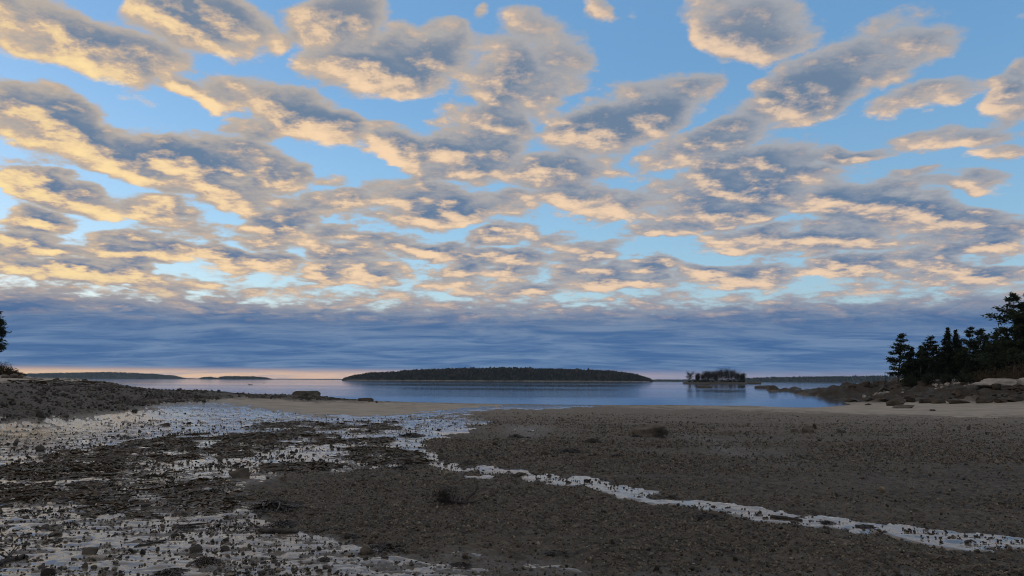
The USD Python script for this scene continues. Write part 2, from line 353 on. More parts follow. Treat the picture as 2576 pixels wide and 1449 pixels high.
M_ground, M_film, M_sea = ground_material(), film_material(), sea_material()
M_pebble = rocky('pebble_stone', (0.018, 0.0155, 0.012), (0.135, 0.116, 0.088), 9.0, 0.8, 0.004, 60.0, 0.3, (0.24, 0.20, 0.145), island='object')
M_pebble_wet = rocky('wet_dark_stone', (0.008, 0.007, 0.006), (0.032, 0.027, 0.021), 6.0, 0.62, 0.006, 50.0, 0.45, island='object')
M_cobble = rocky('shore_cobble', (0.018, 0.016, 0.013), (0.085, 0.075, 0.062), 2.5, 0.85, 0.01, 25.0, 0.3, island='object')
M_boulder = rocky('dark_boulder', (0.022, 0.019, 0.015), (0.075, 0.065, 0.052), 2.2, 0.8, 0.03, 14.0, 0.35)
M_tan = rocky('tan_boulder', (0.042, 0.035, 0.026), (0.118, 0.100, 0.076), 3.0, 0.85, 0.02, 22.0, 0.3, (0.05, 0.043, 0.033))
M_granite = rocky('pale_granite', (0.17, 0.155, 0.135), (0.34, 0.315, 0.28), 1.3, 0.9, 0.03, 9.0, 0.25, (0.16, 0.14, 0.12))
M_weedrock = rocky('rockweed_boulder', (0.010, 0.0075, 0.0045), (0.052, 0.039, 0.022), 2.4, 0.75, 0.12, 9.0, 0.4)
M_weed = leafy('seaweed', (0.024, 0.017, 0.009), (0.125, 0.090, 0.047), 6.0, 0.12, 0.42, 0.5)
M_darkweed = leafy('dark_wet_weed', (0.008, 0.006, 0.004), (0.055, 0.039, 0.022), 6.0, 0.08, 0.45, 0.5)
M_wood = rocky('wet_driftwood', (0.016, 0.013, 0.011), (0.050, 0.042, 0.035), 12.0, 0.7, 0.004, 70.0, 0.4)
M_palewood = rocky('weathered_wood', (0.14, 0.125, 0.11), (0.25, 0.23, 0.205), 6.0, 0.85, 0.01, 40.0, 0.3)
M_bark = rocky('conifer_bark', (0.050, 0.042, 0.034), (0.120, 0.105, 0.088), 3.0, 0.9, 0.02, 18.0, 0.2)
M_needle = leafy('pine_needles', (0.018, 0.029, 0.014), (0.060, 0.075, 0.036), 0.9, 0.2)
M_spruce = leafy('spruce_needles', (0.014, 0.022, 0.012), (0.048, 0.058, 0.030), 0.9, 0.15)
M_shrub = leafy('dry_shrub', (0.050, 0.036, 0.020), (0.140, 0.105, 0.060), 1.2, 0.25)
M_twig = leafy('bare_twigs', (0.045, 0.036, 0.028), (0.105, 0.085, 0.066), 0.6, 0.15)
M_far = leafy('far_woods', (0.012, 0.018, 0.012), (0.040, 0.042, 0.026), 0.02, 0.1)
M_russet = leafy('far_bare_woods', (0.045, 0.036, 0.028), (0.120, 0.090, 0.065), 0.03, 0.1)
M_islet = leafy('islet_woods', (0.030, 0.025, 0.020), (0.088, 0.072, 0.055), 0.6, 0.1)
M_land = rocky('far_land', (0.012, 0.017, 0.012), (0.040, 0.040, 0.028), 0.03, 0.95, 0.5, 0.4, 0.1)
M_shoreline = rocky('far_shore_rock', (0.05, 0.045, 0.04), (0.20, 0.185, 0.165), 0.05, 0.95, 0.3, 0.5, 0.1)
M_feather = rocky('dark_feathers', (0.012, 0.012, 0.012), (0.03, 0.03, 0.028), 20.0, 0.8, 0.002, 80.0, 0.2)

# ================================================================ the lie of the land
SEA = -0.40
HAZE = 2.6e-5
Q = []                                    # (px, py, height): where the ground is seen in the photograph and how high it lies
for px in range(-200, 2800, 300): Q += [(px, 1449, 0.0), (px, 1900, 0.0), (px, 1250, 0.0)]
for px in range(0, 2700, 300): Q += [(px, 1150, 0.0)]
for px in range(400, 2700, 300): Q += [(px, 1100, -0.02)]
for px in range(900, 2700, 300): Q += [(px, 1062, -0.06), (px, 1045, -0.11)]
Q += [(1100, 1028, -.24), (1400, 1028, -.22), (1700, 1030, -.2), (2000, 1030, -.2), (2200, 1030, -.15), (2400, 1030, -.08), (2576, 1030, -.02), (2750, 1030, .05),
      (-150, 1075, .02), (100, 1068, .0), (300, 1060, .0), (500, 1045, -.02), (700, 1040, -.05), (-150, 1010, .3), (100, 1010, .25), (100, 985, .7), (100, 970, 1.1), (60, 960, 1.43), (-150, 985, .75), (-150, 960, 1.45),
      (300, 1010, .15), (300, 985, .60), (300, 972, .95), (310, 963, 1.30), (450, 1000, .18), (450, 985, .55), (450, 974, .92), (520, 979, .74), (600, 985, .54), (600, 1000, .08), (700, 991, .34), (700, 1010, -.05), (765, 995, .2), (765, 1015, -.08),
      (850, 1002, -.04), (850, 1020, -.15), (900, 1006, -.17), (1000, 1010, -.33), (1130, 1013, -.4), (1330, 1016, -.4), (1500, 1018, -.4), (1700, 1017.5, -.4), (1900, 1018.5, -.4), (2080, 1020, -.4), (2090, 1013, -.40), (2180, 1017, -.30), (2300, 1012, -.12), (2400, 1008, .05), (2500, 1010, .12), (2576, 1012, .16), (2750, 1012, .2),
      (2250, 1000, .05), (2350, 996, .22), (2450, 985, .62), (2300, 985, .45), (2576, 988, .62), (2200, 990, .0), (2576, 968, 1.22), (2450, 966, 1.22), (2300, 970, .95), (2200, 975, .55), (2750, 968, 1.25), (2750, 985, .7),
      (2010, 982.5, -.16), (1965, 982.5, -.30), (2050, 984, .02), (2130, 1002, -.42), (2090, 998, -.42), (2060, 992, -.42), (2000, 985.5, -.42), (1930, 981.5, -.42)]
pts = [at(a, b, h) for a, b, h in Q]
def polar(px, dist, z):                   # a point of the ground in the direction of px at that distance
    d = ray(px, 955.0); d = d / math.hypot(d[0], d[1]); return np.array([d[0] * dist, d[1] * dist, z])
for px, d, z in [(2030, 138, -.05), (1960, 146, -.3), (2100, 126, .72), (2150, 121, 1.1), (2250, 118, 1.55), (2350, 112, 1.75), (2450, 108, 1.8), (2576, 104, 1.9), (2750, 100, 2.0), (2160, 140, .7), (2250, 140, 1.7), (2400, 140, 2.2), (2576, 140, 2.4), (2750, 140, 2.6),
                 (2576, 84, 1.86), (2520, 84, 1.62), (2750, 84, 2.0), (2460, 90, 1.5), (1930, 152, -1.0), (2030, 152, -.9), (2110, 160, -.8), (1980, 112, -1.1), (2040, 90, -1.0), (1900, 130, -1.4), (2150, 175, -1.0), (2250, 230, 1.0), (2400, 230, 2.0), (2700, 230, 2.6),
                 (310, 78, 1.0), (310, 92, -.6), (450, 86, -.6), (520, 84, -.7), (600, 82, -.7), (700, 81, -.7), (765, 80, -.7), (850, 80, -.8), (1000, 80, -.9), (1200, 84, -1.0), (1500, 80, -1.1), (1800, 76, -1.1), (2000, 72, -1.0), (2060, 78, -.9),
                 (60, 72, 1.5), (60, 85, 1.58), (60, 100, 1.66), (200, 90, 1.5), (200, 104, 1.3), (-150, 72, 1.52), (-150, 85, 1.62), (250, 84, 1.42), (0, 115, 1.95), (-150, 115, 2.2), (60, 112, 1.72), (200, 116, .4), (330, 118, -1.0), (120, 135, .2), (-150, 150, 2.0), (0, 150, .5), (250, 150, -1.2)]:
    pts.append(polar(px, d, z))
for px in range(-300, 2000, 300): pts += [polar(px, 200, -1.5)]
for px in range(-300, 2950, 200): pts += [polar(px, 340, -2.5), polar(px, 0.8, 0.0)]
P = np.array(pts)
key = lambda x, y: np.column_stack([np.arctan2(x, y) * 1.6, np.log(np.hypot(x, y)) * 0.8])
AZ = np.radians(48)
gu, gv = np.linspace(-AZ, AZ, 190), np.linspace(math.log(0.7), math.log(345), 260)
UU, VV = np.meshgrid(gu, gv, indexing='ij')
_k = key(P[:, 0], P[:, 1]); _k, _i = np.unique(np.round(_k, 4), axis=0, return_index=True)
rbf = RBFInterpolator(_k, P[_i, 2], kernel='linear', smoothing=0.002)
HG = rbf(np.column_stack([UU.ravel() * 1.6, VV.ravel() * 0.8])).reshape(UU.shape)
from scipy.ndimage import gaussian_filter
HG = gaussian_filter(HG, (1.2, 1.0))
_lay = RegularGridInterpolator((gu, gv), HG, bounds_error=False, fill_value=None)
def lay(x, y):
    """height of the smooth ground"""
    x, y = np.asarray(x, float), np.asarray(y, float)
    a = np.clip(np.arctan2(x, y), -AZ, AZ); r = np.clip(np.hypot(x, y), 0.71, 340)
    return _lay(np.stack([a, np.log(r)], -1))
def ground_at(px, py):
    """where that line of sight meets the ground"""
    d = ray(px, py); d = d / math.hypot(d[0], d[1])
    t = np.concatenate([np.linspace(2, 60, 1500), np.linspace(60, 260, 1500)])
    q = CAM + d * t[:, None]; below = np.nonzero(q[:, 2] < lay(q[:, 0], q[:, 1]))[0]
    i = below[0] if len(below) else -1
    p = q[i].copy(); p[2] = lay(p[0], p[1]); return p

# zones of the shore, outlined where the photograph shows them
ZONES = {
 'wet': [[(-300, 1064), (0, 1062), (250, 1042), (420, 1016), (560, 1008), (700, 1030), (860, 1048), (1000, 1052), (1150, 1044), (1215, 1062), (1090, 1086), (1000, 1110), (1080, 1150), (1000, 1172), (720, 1178), (620, 1205), (600, 1240), (680, 1300), (830, 1345), (1020, 1392), (1180, 1449), (1300, 1700), (-300, 1700)]],
 'stream': [[(1565, 1012), (1480, 1016), (1330, 1020), (1190, 1026), (1110, 1036), (990, 1044), (850, 1049), (850, 1054), (1010, 1050), (1140, 1042), (1210, 1032), (1340, 1025), (1500, 1020), (1560, 1016)],
            [(1215, 1058), (1090, 1074), (1010, 1096), (980, 1118), (1030, 1140), (1070, 1160), (1120, 1175), (1200, 1191), (1300, 1202), (1430, 1212), (1520, 1225), (1600, 1248), (1690, 1278), (1800, 1292), (1950, 1312), (2100, 1328), (2300, 1352), (2450, 1376), (2650, 1400), (2650, 1366), (2480, 1346), (2300, 1326), (2100, 1304), (1950, 1290), (1820, 1270), (1700, 1258), (1600, 1232), (1500, 1208), (1420, 1196), (1300, 1186), (1200, 1175), (1130, 1158), (1090, 1140), (1060, 1122), (1080, 1100), (1130, 1084), (1225, 1064)],
            [(470, 1078), (620, 1068), (700, 1078), (560, 1088)], [(560, 1104), (760, 1096), (960, 1092), (1000, 1108), (760, 1122), (600, 1120)], [(420, 1152), (560, 1132), (760, 1126), (860, 1140), (700, 1168), (520, 1172)]],
 'damp': [[(1280, 1068), (1370, 1066), (1385, 1092), (1350, 1104), (1290, 1090)], [(1700, 1088), (1760, 1096), (1850, 1125), (1960, 1150), (2040, 1168), (1960, 1166), (1830, 1142), (1740, 1112)], [(900, 1400), (1100, 1380), (1300, 1400), (1500, 1436), (1900, 1440), (2400, 1445), (2400, 1700), (900, 1700)]],
 'sand': [[(520, 1006), (640, 1002), (800, 1012), (900, 1012), (1010, 1012), (1140, 1014), (1330, 1018), (1500, 1019), (1500, 1017), (1250, 1026), (1140, 1034), (1010, 1043), (880, 1048), (760, 1040), (640, 1022)],
          [(1520, 1021), (1900, 1021), (2090, 1014), (2200, 1014), (2400, 1010), (2800, 1008), (2800, 1046), (2400, 1046), (2100, 1040), (1900, 1031), (1700, 1027)],
          [(-300, 950), (120, 951), (270, 956), (230, 962), (-300, 962)]],
 'stone': [[(-300, 962), (0, 962), (250, 962), (330, 964), (460, 974), (700, 988), (860, 1000), (930, 1006), (760, 1008), (620, 1002), (520, 1006), (420, 1014), (250, 1040), (0, 1060), (-300, 1062)], [(880, 1014), (1000, 1014), (1220, 1020), (1000, 1026)]],
 'weed': [[(1930, 970), (2120, 962), (2160, 955), (2450, 962), (2480, 964), (2800, 964), (2800, 1000), (2500, 1005), (2400, 1005), (2250, 1010), (2085, 1008), (2050, 995), (1930, 984)]],
 'pale': [[(2150, 956), (2180, 948), (2300, 945), (2480, 940), (2560, 930), (2800, 930), (2800, 962), (2480, 964), (2400, 962), (2240, 963)]],
}
YS = 2.6                                  # everything on the flat is foreshortened, so edges are softened less up and down than across
def zone(name, px, py, soft=14.0):
    out = np.zeros(len(px)); ok = np.isfinite(px) & np.isfinite(py)
    for poly in ZONES[name]:
        g = shapely.Polygon([(a, b * YS) for a, b in poly]).buffer(0)
        x0, y0, x1, y1 = g.bounds
        w = np.nonzero(ok & (px > x0 - 90) & (px < x1 + 90) & (py * YS > y0 - 90) & (py * YS < y1 + 90))[0]
        if not len(w): continue
        p = shapely.points(px[w], py[w] * YS)
        s = np.where(shapely.contains(g, p), 1.0, -1.0) * shapely.distance(g.boundary, p)
        out[w] = np.maximum(out[w], np.clip(0.5 + s / (2 * soft), 0, 1))
    return out

az_in = np.radians(np.arange(-40, 40.001, 0.075)); az_out = np.radians(np.concatenate([np.arange(44, 180, 6.0), [180]]))
azs = np.concatenate([-az_out[::-1][1:] if False else -az_out[::-1], az_in, az_out])
dep = np.radians(np.concatenate([np.linspace(60, 15.4, 70), np.arange(15.35, 1.30, -0.042)]))
rs = np.concatenate([[0.35], 1.6 / np.tan(dep), np.geomspace(71, 340, 120)])
RR, AA = np.meshgrid(rs, azs, indexing='ij')
gx, gy = RR * np.sin(AA), RR * np.cos(AA)
shape = RR.shape
base = lay(gx.ravel(), gy.ravel())
ppx, ppy = project(np.column_stack([gx.ravel(), gy.ravel(), base]))
jig = meshkit.fbm(np.column_stack([gx.ravel() * 0.6, gy.ravel() * 0.35, np.zeros(gx.size)]), 4, 3) - 0.5
jig2 = meshkit.fbm(np.column_stack([gx.ravel() * 2.3, gy.ravel() * 1.4, np.zeros(gx.size)]), 4, 9) - 0.5
wob = np.clip((ppy - 955) / 150, 0.05, 1.6)
qx, qy = ppx + jig * 130 * wob, ppy + (jig2 * 26 + jig * 20) * wob
Zn = {k: zone(k, qx, qy, s) for k, s in (('wet', 22), ('stream', 12), ('damp', 30), ('sand', 7), ('stone', 10), ('weed', 6), ('pale', 5))}
xyz = lambda f, g=None: np.column_stack([gx.ravel() * f, gy.ravel() * (g or f), np.zeros(gx.size)])
lump = meshkit.fbm(xyz(7.0), 3, 21) - 0.5
grit = meshkit.fbm(xyz(26.0), 2, 31) - 0.5
wavy = meshkit.fbm(xyz(0.9, 1.3), 3, 41) - 0.5
rock_n = meshkit.fbm(xyz(0.11, 0.34), 5, 51); rock_f = meshkit.fbm(xyz(0.55, 1.1), 4, 61)
R_ = RR.ravel()
calm = np.clip(1 - Zn['sand'] * 0.85, 0, 1)
wetness = np.clip(np.maximum(Zn['wet'] * 0.85, Zn['stream'] * 1.0) , 0, 1)
z = base + calm * (lump * 0.050 + grit * 0.030)  + wavy * 0.035 * calm
z -= Zn['stream'] * 0.030 + Zn['wet'] * 0.006
z += Zn['stone'] * (meshkit.fbm(xyz(1.3), 3, 71) - 0.5) * 0.22
z += np.maximum(Zn['weed'], 0) * ((np.abs(rock_n - 0.5) * 3.6 - 0.55) * 1.25 + (rock_f - 0.5) * 0.8) * np.clip((R_ - 45) / 20, 0, 1)
z += Zn['pale'] * (0.18 + (rock_n - 0.5) * 0.9 + (rock_f - 0.5) * 0.5) * np.clip((R_ - 60) / 20, 0, 1)
nr, na = shape
ii, jj = np.meshgrid(np.arange(nr - 1), np.arange(na - 1), indexing='ij')
quad = np.stack([ii * na + jj, ii * na + jj + 1, (ii + 1) * na + jj + 1, (ii + 1) * na + jj], -1).reshape(-1, 4)
gv_ = np.column_stack([gx.ravel(), gy.ravel(), z])
shore = usdkit.mesh(stage, '/World/shore', (gv_, quad[:, ::-1]), M_ground, True)
tag(shore, kind='structure')
for k, v in (('wet', np.clip(np.maximum(wetness, Zn['damp'] * 0.5), 0, 1)), ('sand', Zn['sand']), ('stone', Zn['stone']), ('weed', Zn['weed']), ('pale', Zn['pale']), ('silt', np.clip((R_ - 16) / 24, 0, 1))):
    UsdGeom.PrimvarsAPI(shore).CreatePrimvar(k, Sdf.ValueTypeNames.FloatArray, 'vertex').Set(Vt.FloatArray.FromNumpy(v.astype(np.float32)))
_lz = RegularGridInterpolator((np.log(rs), azs), z.reshape(shape), bounds_error=False, fill_value=None)
def surf(x, y):
    """height of the ground with its lumps"""
    x, y = np.asarray(x, float), np.asarray(y, float)
    return _lz(np.stack([np.log(np.clip(np.hypot(x, y), 0.36, 339)), np.arctan2(x, y)], -1))

# thin water standing on the flat: it lies level and the lumps of mud stick out of it
lvl = base + wavy * 0.035 * calm
film = lvl - 0.030
jig3 = meshkit.fbm(xyz(4.0, 8.0), 4, 19) - 0.5
film = np.maximum(film, lvl - 0.034 + np.clip(Zn['wet'], 0, 1) * (0.034 + 0.002 * np.clip((R_ - 12) / 8, 0, 1) + jig * 0.018 + jig3 * 0.052))
film = np.maximum(film, lvl - 0.040 + np.clip(Zn['stream'] * 1.9, 0, 1) * (0.044 + jig3 * 0.036))
film = np.maximum(film, lvl - 0.040 + Zn['damp'] * (0.029 + jig3 * 0.060 + jig * 0.012))
use = (np.maximum.reduce([Zn['wet'], Zn['stream'], Zn['damp']]) > 0.02)
fq = quad[use[quad].any(1) & (R_[quad].max(1) < 75)]
ids, inv = np.unique(fq.ravel(), return_inverse=True)
pool = usdkit.mesh(stage, '/World/tidal_runnels', (np.column_stack([gx.ravel()[ids], gy.ravel()[ids], film[ids]]), inv.reshape(-1, 4)[:, ::-1]), M_film, True)
tag(pool, kind='structure')
# the bay
E = 14000.0
xs = np.array([-E, -3000, -400, -100, 0, 100, 400, 3000, E]); ys = np.array([-E, -2000, -60, 20, 60, 120, 300, 1000, 4000, E])
XX, YY = np.meshgrid(xs, ys, indexing='ij')
wi, wj = np.meshgrid(np.arange(len(xs) - 1), np.arange(len(ys) - 1), indexing='ij'); n_ = len(ys)
wq = np.stack([wi * n_ + wj, (wi + 1) * n_ + wj, (wi + 1) * n_ + wj + 1, wi * n_ + wj + 1], -1).reshape(-1, 4)
sea = usdkit.mesh(stage, '/World/sea', (np.column_stack([XX.ravel(), YY.ravel(), np.full(XX.size, SEA)]), wq), M_sea)
tag(sea, kind='structure')
# sea air that fades the far shores
nh = Nodes(); hv = nh.add('principled_volume', 'volume', color=(0.50, 0.74, 1.0), density=HAZE, anisotropy=0.25)
hz = trimesh.creation.box([30000, 30000, 1.0]); hv_ = np.array(hz.vertices); hv_[:, 2] = np.where(hv_[:, 2] > 0, 105.0, -6.0)
top('haze', (hv_, hz.faces), nh.build('/World/Looks/sea_air', volume=hv), 'thin blue sea haze over the whole bay', None, None, 'stuff')

# ================================================================ far shores
def mound(name, prof, dist, depth, mat, label=None, seed=0, kind='structure', cat=None, base_z=SEA - 1.0, rough=0.12):
    """a low island: its outline against the sky at that distance, rounded off in depth. prof: (px, py) of the ground's outline"""
    prof = np.array(prof, float); n = max(40, int((prof[-1, 0] - prof[0, 0]) / 6)); px = np.linspace(prof[0, 0], prof[-1, 0], n)
    py = np.interp(px, prof[:, 0], prof[:, 1]); crest = far_at(px, py, dist)
    cz = crest[:, 2] - SEA; m = 11; tt = np.linspace(-1, 1, m); V = np.zeros((n, m, 3))
    wid = depth * np.clip(cz / cz.max(), 0.08, 1) ** 0.6
    for k, t in enumerate(tt):
        V[:, k, 0] = crest[:, 0] * (1 + t * wid / dist); V[:, k, 1] = crest[:, 1] + t * wid
        V[:, k, 2] = SEA + cz * (1 - abs(t) ** 2.2)
    nz = meshkit.fbm(V.reshape(-1, 3) * np.array([6.0, 6.0, 0]) / depth, 4, seed).reshape(n, m) - 0.5
    V[:, :, 2] += nz * cz[:, None] * rough * 2
    V[:, 0, 2] = base_z; V[:, -1, 2] = base_z; V[0, :, 2] = base_z; V[-1, :, 2] = base_z
    a, b = np.meshgrid(np.arange(n - 1), np.arange(m - 1), indexing='ij')
    q = np.stack([a * m + b, (a + 1) * m + b, (a + 1) * m + b + 1, a * m + b + 1], -1).reshape(-1, 4)
    o = top(name, (V.reshape(-1, 3), q), mat, label, cat, None, kind, True)
    return V
def cone_tree(h, r, rng):
    k = 5; ang = np.arange(k) * 2 * np.pi / k + rng.random(); v = [[0, 0, h]]
    for zf, rf in ((0.55, 0.62), (0.12, 1.0)):
        v += [[math.cos(a_) * r * rf * rng.uniform(.7, 1.2), math.sin(a_) * r * rf * rng.uniform(.7, 1.2), h * (zf + rng.uniform(-.08, .08))] for a_ in ang]
    f = [[0, 1 + i, 1 + (i + 1) % k] for i in range(k)]
    for i in range(k): f += [[1 + i, 1 + k + i, 1 + k + (i + 1) % k], [1 + i, 1 + k + (i + 1) % k, 1 + (i + 1) % k]]
    return np.array(v), np.array(f)
def round_tree(h, r, rng):
    k = 6; v = [[0, 0, h]]; 
    for zf, rf in ((0.86, 0.6), (0.6, 1.0), (0.3, 0.7), (0.02, 0.12)):
        v += [[math.cos(a_) * r * rf * rng.uniform(.6, 1.2), math.sin(a_) * r * rf * rng.uniform(.6, 1.2), h * (zf + rng.uniform(-.06, .06))] for a_ in np.arange(k) * 2 * np.pi / k + rng.random()]
    f = [[0, 1 + i, 1 + (i + 1) % k] for i in range(k)]
    for t in range(3):
        o = 1 + t * k
        for i in range(k): f += [[o + i, o + k + i, o + k + (i + 1) % k], [o + i, o + k + (i + 1) % k, o + (i + 1) % k]]
    return np.array(v), np.array(f)
def forest(name, V, count, h, mat, label, seed, kind_fn, side=(0.02, 0.80), ragged=1.0):
    rng = np.random.default_rng(seed); n, m, _ = V.shape; parts = []
    for _ in range(count):
        a, b = rng.uniform(0.5, n - 1.5), rng.uniform(*side) * (m - 1); i, j = int(a), int(b); u, w = a - i, b - j
        p = (V[i, j] * (1 - u) + V[i + 1, j] * u) * (1 - w) + (V[i, j + 1] * (1 - u) + V[i + 1, j + 1] * u) * w
        if p[2] < SEA + 1.0: continue
        grow = float(np.clip((V[i, :, 2].max() - SEA) / (V[:, :, 2].max() - SEA) * 1.6, .35, 1))
        hh = h * grow * rng.uniform(0.6, 1.15) * (0.85 + 0.5 * ragged * float(meshkit.noise(np.array([a * 0.9, b * 1.3, seed]), 3)) ** 2) * (1.35 if rng.random() < .04 else 1); v, f = kind_fn(hh, hh * rng.uniform(0.17, 0.30), rng); parts.append((v + p, f))
    return top(name, merge(parts), mat, label, None, None, 'stuff')
isl = [(858, 956), (866, 951), (885, 946), (930, 941), (1000, 938), (1070, 934), (1150, 931), (1230, 929), (1290, 929), (1360, 930), (1450, 933), (1530, 937), (1590, 943), (1625, 951), (1645, 956.5)]
V = mound('wooded_island', isl, 1800, 190, M_land, seed=5)
forest('evergreen_woods', V, 8000, 5.2, M_far, 'dense dark evergreen woods covering the long low island in the bay', 11, cone_tree)
forest('bare_woods', V, 800, 7.5, M_russet, 'pale bare trees along the foot of the long wooded island', 12, round_tree, (0.03, 0.30))
Vb = V[:, 0].copy()
v_, f_ = [], []
strip = np.concatenate([V[2:-2, 0] * [1, 1, 0] + [0, -14, SEA - .4], V[2:-2, 0] * [1, 1, 0] + [0, 12, SEA + 2.4]]); n0 = len(strip) // 2
top('island_shoreline', (strip, np.array([[i, i + 1, n0 + i + 1, n0 + i] for i in range(n0 - 1)])), M_shoreline, None, None, None, 'structure', True)
V2 = mound('far_headland', [(20, 953), (70, 941.5), (150, 940), (215, 939), (260, 938), (330, 940), (390, 943.5), (440, 946.5), (470, 952), (520, 953.6)], 5200, 500, M_land, seed=15)
forest('headland_woods', V2, 3600, 9, M_far, 'blue grey woods on the long headland far across the bay at left', 21, cone_tree)
V3 = mound('low_island', [(495, 954), (505, 951), (530, 950.5), (545, 952), (560, 949.5), (590, 948.5), (640, 949.5), (670, 952), (690, 954.5)], 4600, 260, M_land, seed=25)
forest('low_island_woods', V3, 1300, 8, M_far, 'woods on the small low island left of the long island', 22, cone_tree)
V4 = mound('distant_shore', [(640, 955), (700, 952.8), (850, 953), (900, 955)], 9000, 300, M_land, seed=26)
V5 = mound('right_far_shore', [(1600, 957.2), (1650, 955), (1740, 955.5), (1860, 955.5), (1880, 952.5), (1960, 951), (2060, 950), (2150, 949), (2280, 947), (2420, 946)], 3600, 420, M_land, seed=35)
forest('far_shore_woods', V5, 4000, 8, M_far, 'blue grey woods along the far shore behind the small island', 23, cone_tree)

# ================================================================ trees
def limb_tree(h, rng, spread, low=0.18, levels=16, per=5, droop=0.1, flat=0.35, tuft=0.55, needle=0.28, conic=0.9, crooked=0.02, dens=1.0, top_round=0.0):
    """trunk, limbs and needle clumps of a conifer, base at the origin"""
    zz = np.linspace(0, h, 9); bend = np.column_stack([np.cumsum(rng.normal(0, crooked * h / 9, 9)), np.cumsum(rng.normal(0, crooked * h / 9, 9)), zz]); bend[:, :2] -= bend[0, :2]
    r0 = h * 0.016 + 0.03; trunk = tube(bend, r0 * (1 - 0.88 * zz / h), 7)
    limbs, tv, tf, n = [], [], [], 0
    for L in range(levels):
        t = low + (1 - low) * (L + rng.uniform(-.3, .3)) / (levels - 1); t = min(max(t, low), 0.995)
        reach = spread * ((1 - t) ** conic if not top_round else math.sqrt(max(0.03, 1 - ((t - low) / (1 - low)) ** 2 * top_round)) * (0.45 + 0.55 * math.sin(math.pi * min(1, 0.25 + (t - low) / (1 - low) * 0.75))))
        for _ in range(per):
            if rng.random() < 0.14: continue
            a = rng.uniform(0, 2 * np.pi); ln = reach * rng.uniform(0.55, 1.15) + 0.12 * h / 10
            s = np.array([np.interp(t * h, zz, bend[:, 0]), np.interp(t * h, zz, bend[:, 1]), t * h])
            up = rng.uniform(-0.25, 0.3) - droop; d = np.array([math.cos(a), math.sin(a), up])
            k = np.linspace(0, 1, 5); pth = s + np.outer(k * ln, d) + np.outer(k ** 2, [0, 0, 1]) * ln * (0.22 if droop < 0.2 else -0.12)
            limbs.append(tube(pth, np.linspace(0.035, 0.008, 5) * h / 9, 3))
            cnt = int(max(3, ln * 16 * dens))
            for _ in range(cnt):
                q = rng.uniform(0.22, 1.05) ** 0.8; c_ = np.array([np.interp(q, k, pth[:, i]) for i in range(3)]) + rng.normal(0, 1, 3) * tuft * ln * 0.19 * np.array([1, 1, flat])
                for _ in range(4):
                    e1 = rng.normal(0, 1, 3) * np.array([1, 1, 0.45]); e1 /= np.linalg.norm(e1) + 1e-9; e2 = np.cross(e1, rng.normal(0, 1, 3)); e2 /= np.linalg.norm(e2) + 1e-9
                    w = needle * rng.uniform(0.6, 1.3); o = c_ + rng.normal(0, 1, 3) * needle * 0.35
                    tv += [o - e2 * w * 0.22, o + e2 * w * 0.22, o + e1 * w]; tf.append([n, n + 1, n + 2]); n += 3
    return trunk, merge(limbs), (np.array(tv), np.array(tf))
def place_tree(name, label, px_top, py_top, px_base, dist, width_px, seed, mat=None, cat='tree', group=None, **kw):
    rng = np.random.default_rng(seed)
    b = polar(px_base, dist, 0); b[2] = float(lay(b[0], b[1])) - 0.1
    d = far_at(px_top, py_top, b[1]); h = d[2] - b[2]; spread = width_px / FPX * b[1] / 2
    tr, li, cr_ = limb_tree(h, rng, spread, **kw)
    lean = (d[0] - b[0]) / h
    sh = lambda m: (m[0] + np.outer(m[0][:, 2] * lean, [1, 0, 0]), m[1])
    t = thing(name, label, cat, b, 0, group)
    part(t, 'trunk', sh(tr), M_bark, True); part(t, 'limbs', sh(li), M_bark); part(t, 'crown', sh(cr_), mat or M_needle)
    return t
PINE = dict(low=0.22, levels=11, per=6, droop=-0.05, flat=0.12, tuft=0.75, conic=0.55, top_round=0.8)
SPRUCE = dict(low=0.12, levels=19, per=8, droop=0.25, flat=0.25, tuft=0.5, conic=1.0, mat=M_spruce)
RIGHT = 'trees on the right point'
place_tree('pine_tree', 'slim pine with a bare pale lower trunk, leftmost of the grove on the right point', 2270, 842, 2257, 118, 54, 101, dens=1.25, **PINE)
place_tree('spruce_tree', 'low bushy dark spruce just right of the slim leftmost pine', 2294, 876, 2289, 119, 62, 102, dens=1.2, **SPRUCE)
place_tree('pine_tree', 'smallest thin pine of the right grove, in the gap with sky on both sides', 2318, 873, 2315, 122, 26, 103, **{**PINE, 'low': .45})
place_tree('pine_tree', 'pine with two bare stems showing below its crown, right of the sky gap', 2341, 849, 2336, 120, 46, 104, dens=1.2, **{**PINE, 'low': .38})
place_tree('spruce_tree', 'tall pointed dark spruce in the middle of the right grove', 2382, 827, 2378, 118, 70, 105, dens=1.3, **SPRUCE)
place_tree('spruce_tree', 'second pointed spruce leaning on the right side of the tall one', 2404, 832, 2406, 119, 66, 106, dens=1.3, **SPRUCE)
place_tree('pine_tree', 'broad round topped pine right of the two pointed spruces', 2440, 826, 2438, 116, 62, 107, dens=1.3, **{**PINE, 'low': .12})
place_tree('pine_tree', 'round topped pine touching the tallest pine from the left', 2467, 829, 2468, 116, 62, 108, dens=1.3, **{**PINE, 'low': .12})
place_tree('pine_tree', 'tallest pine of all with long tiered branches, at the right edge', 2549, 743, 2553, 104, 165, 109, dens=1.3, needle=0.36, **{**PINE, 'low': .2, 'levels': 13, 'per': 6, 'conic': .62, 'top_round': 0.0})
place_tree('pine_tree', 'tall pine cut by the right edge of the picture', 2585, 746, 2592, 106, 120, 110, dens=1.2, needle=0.42, **{**PINE, 'levels': 18, 'conic': .8, 'top_round': 0.0})
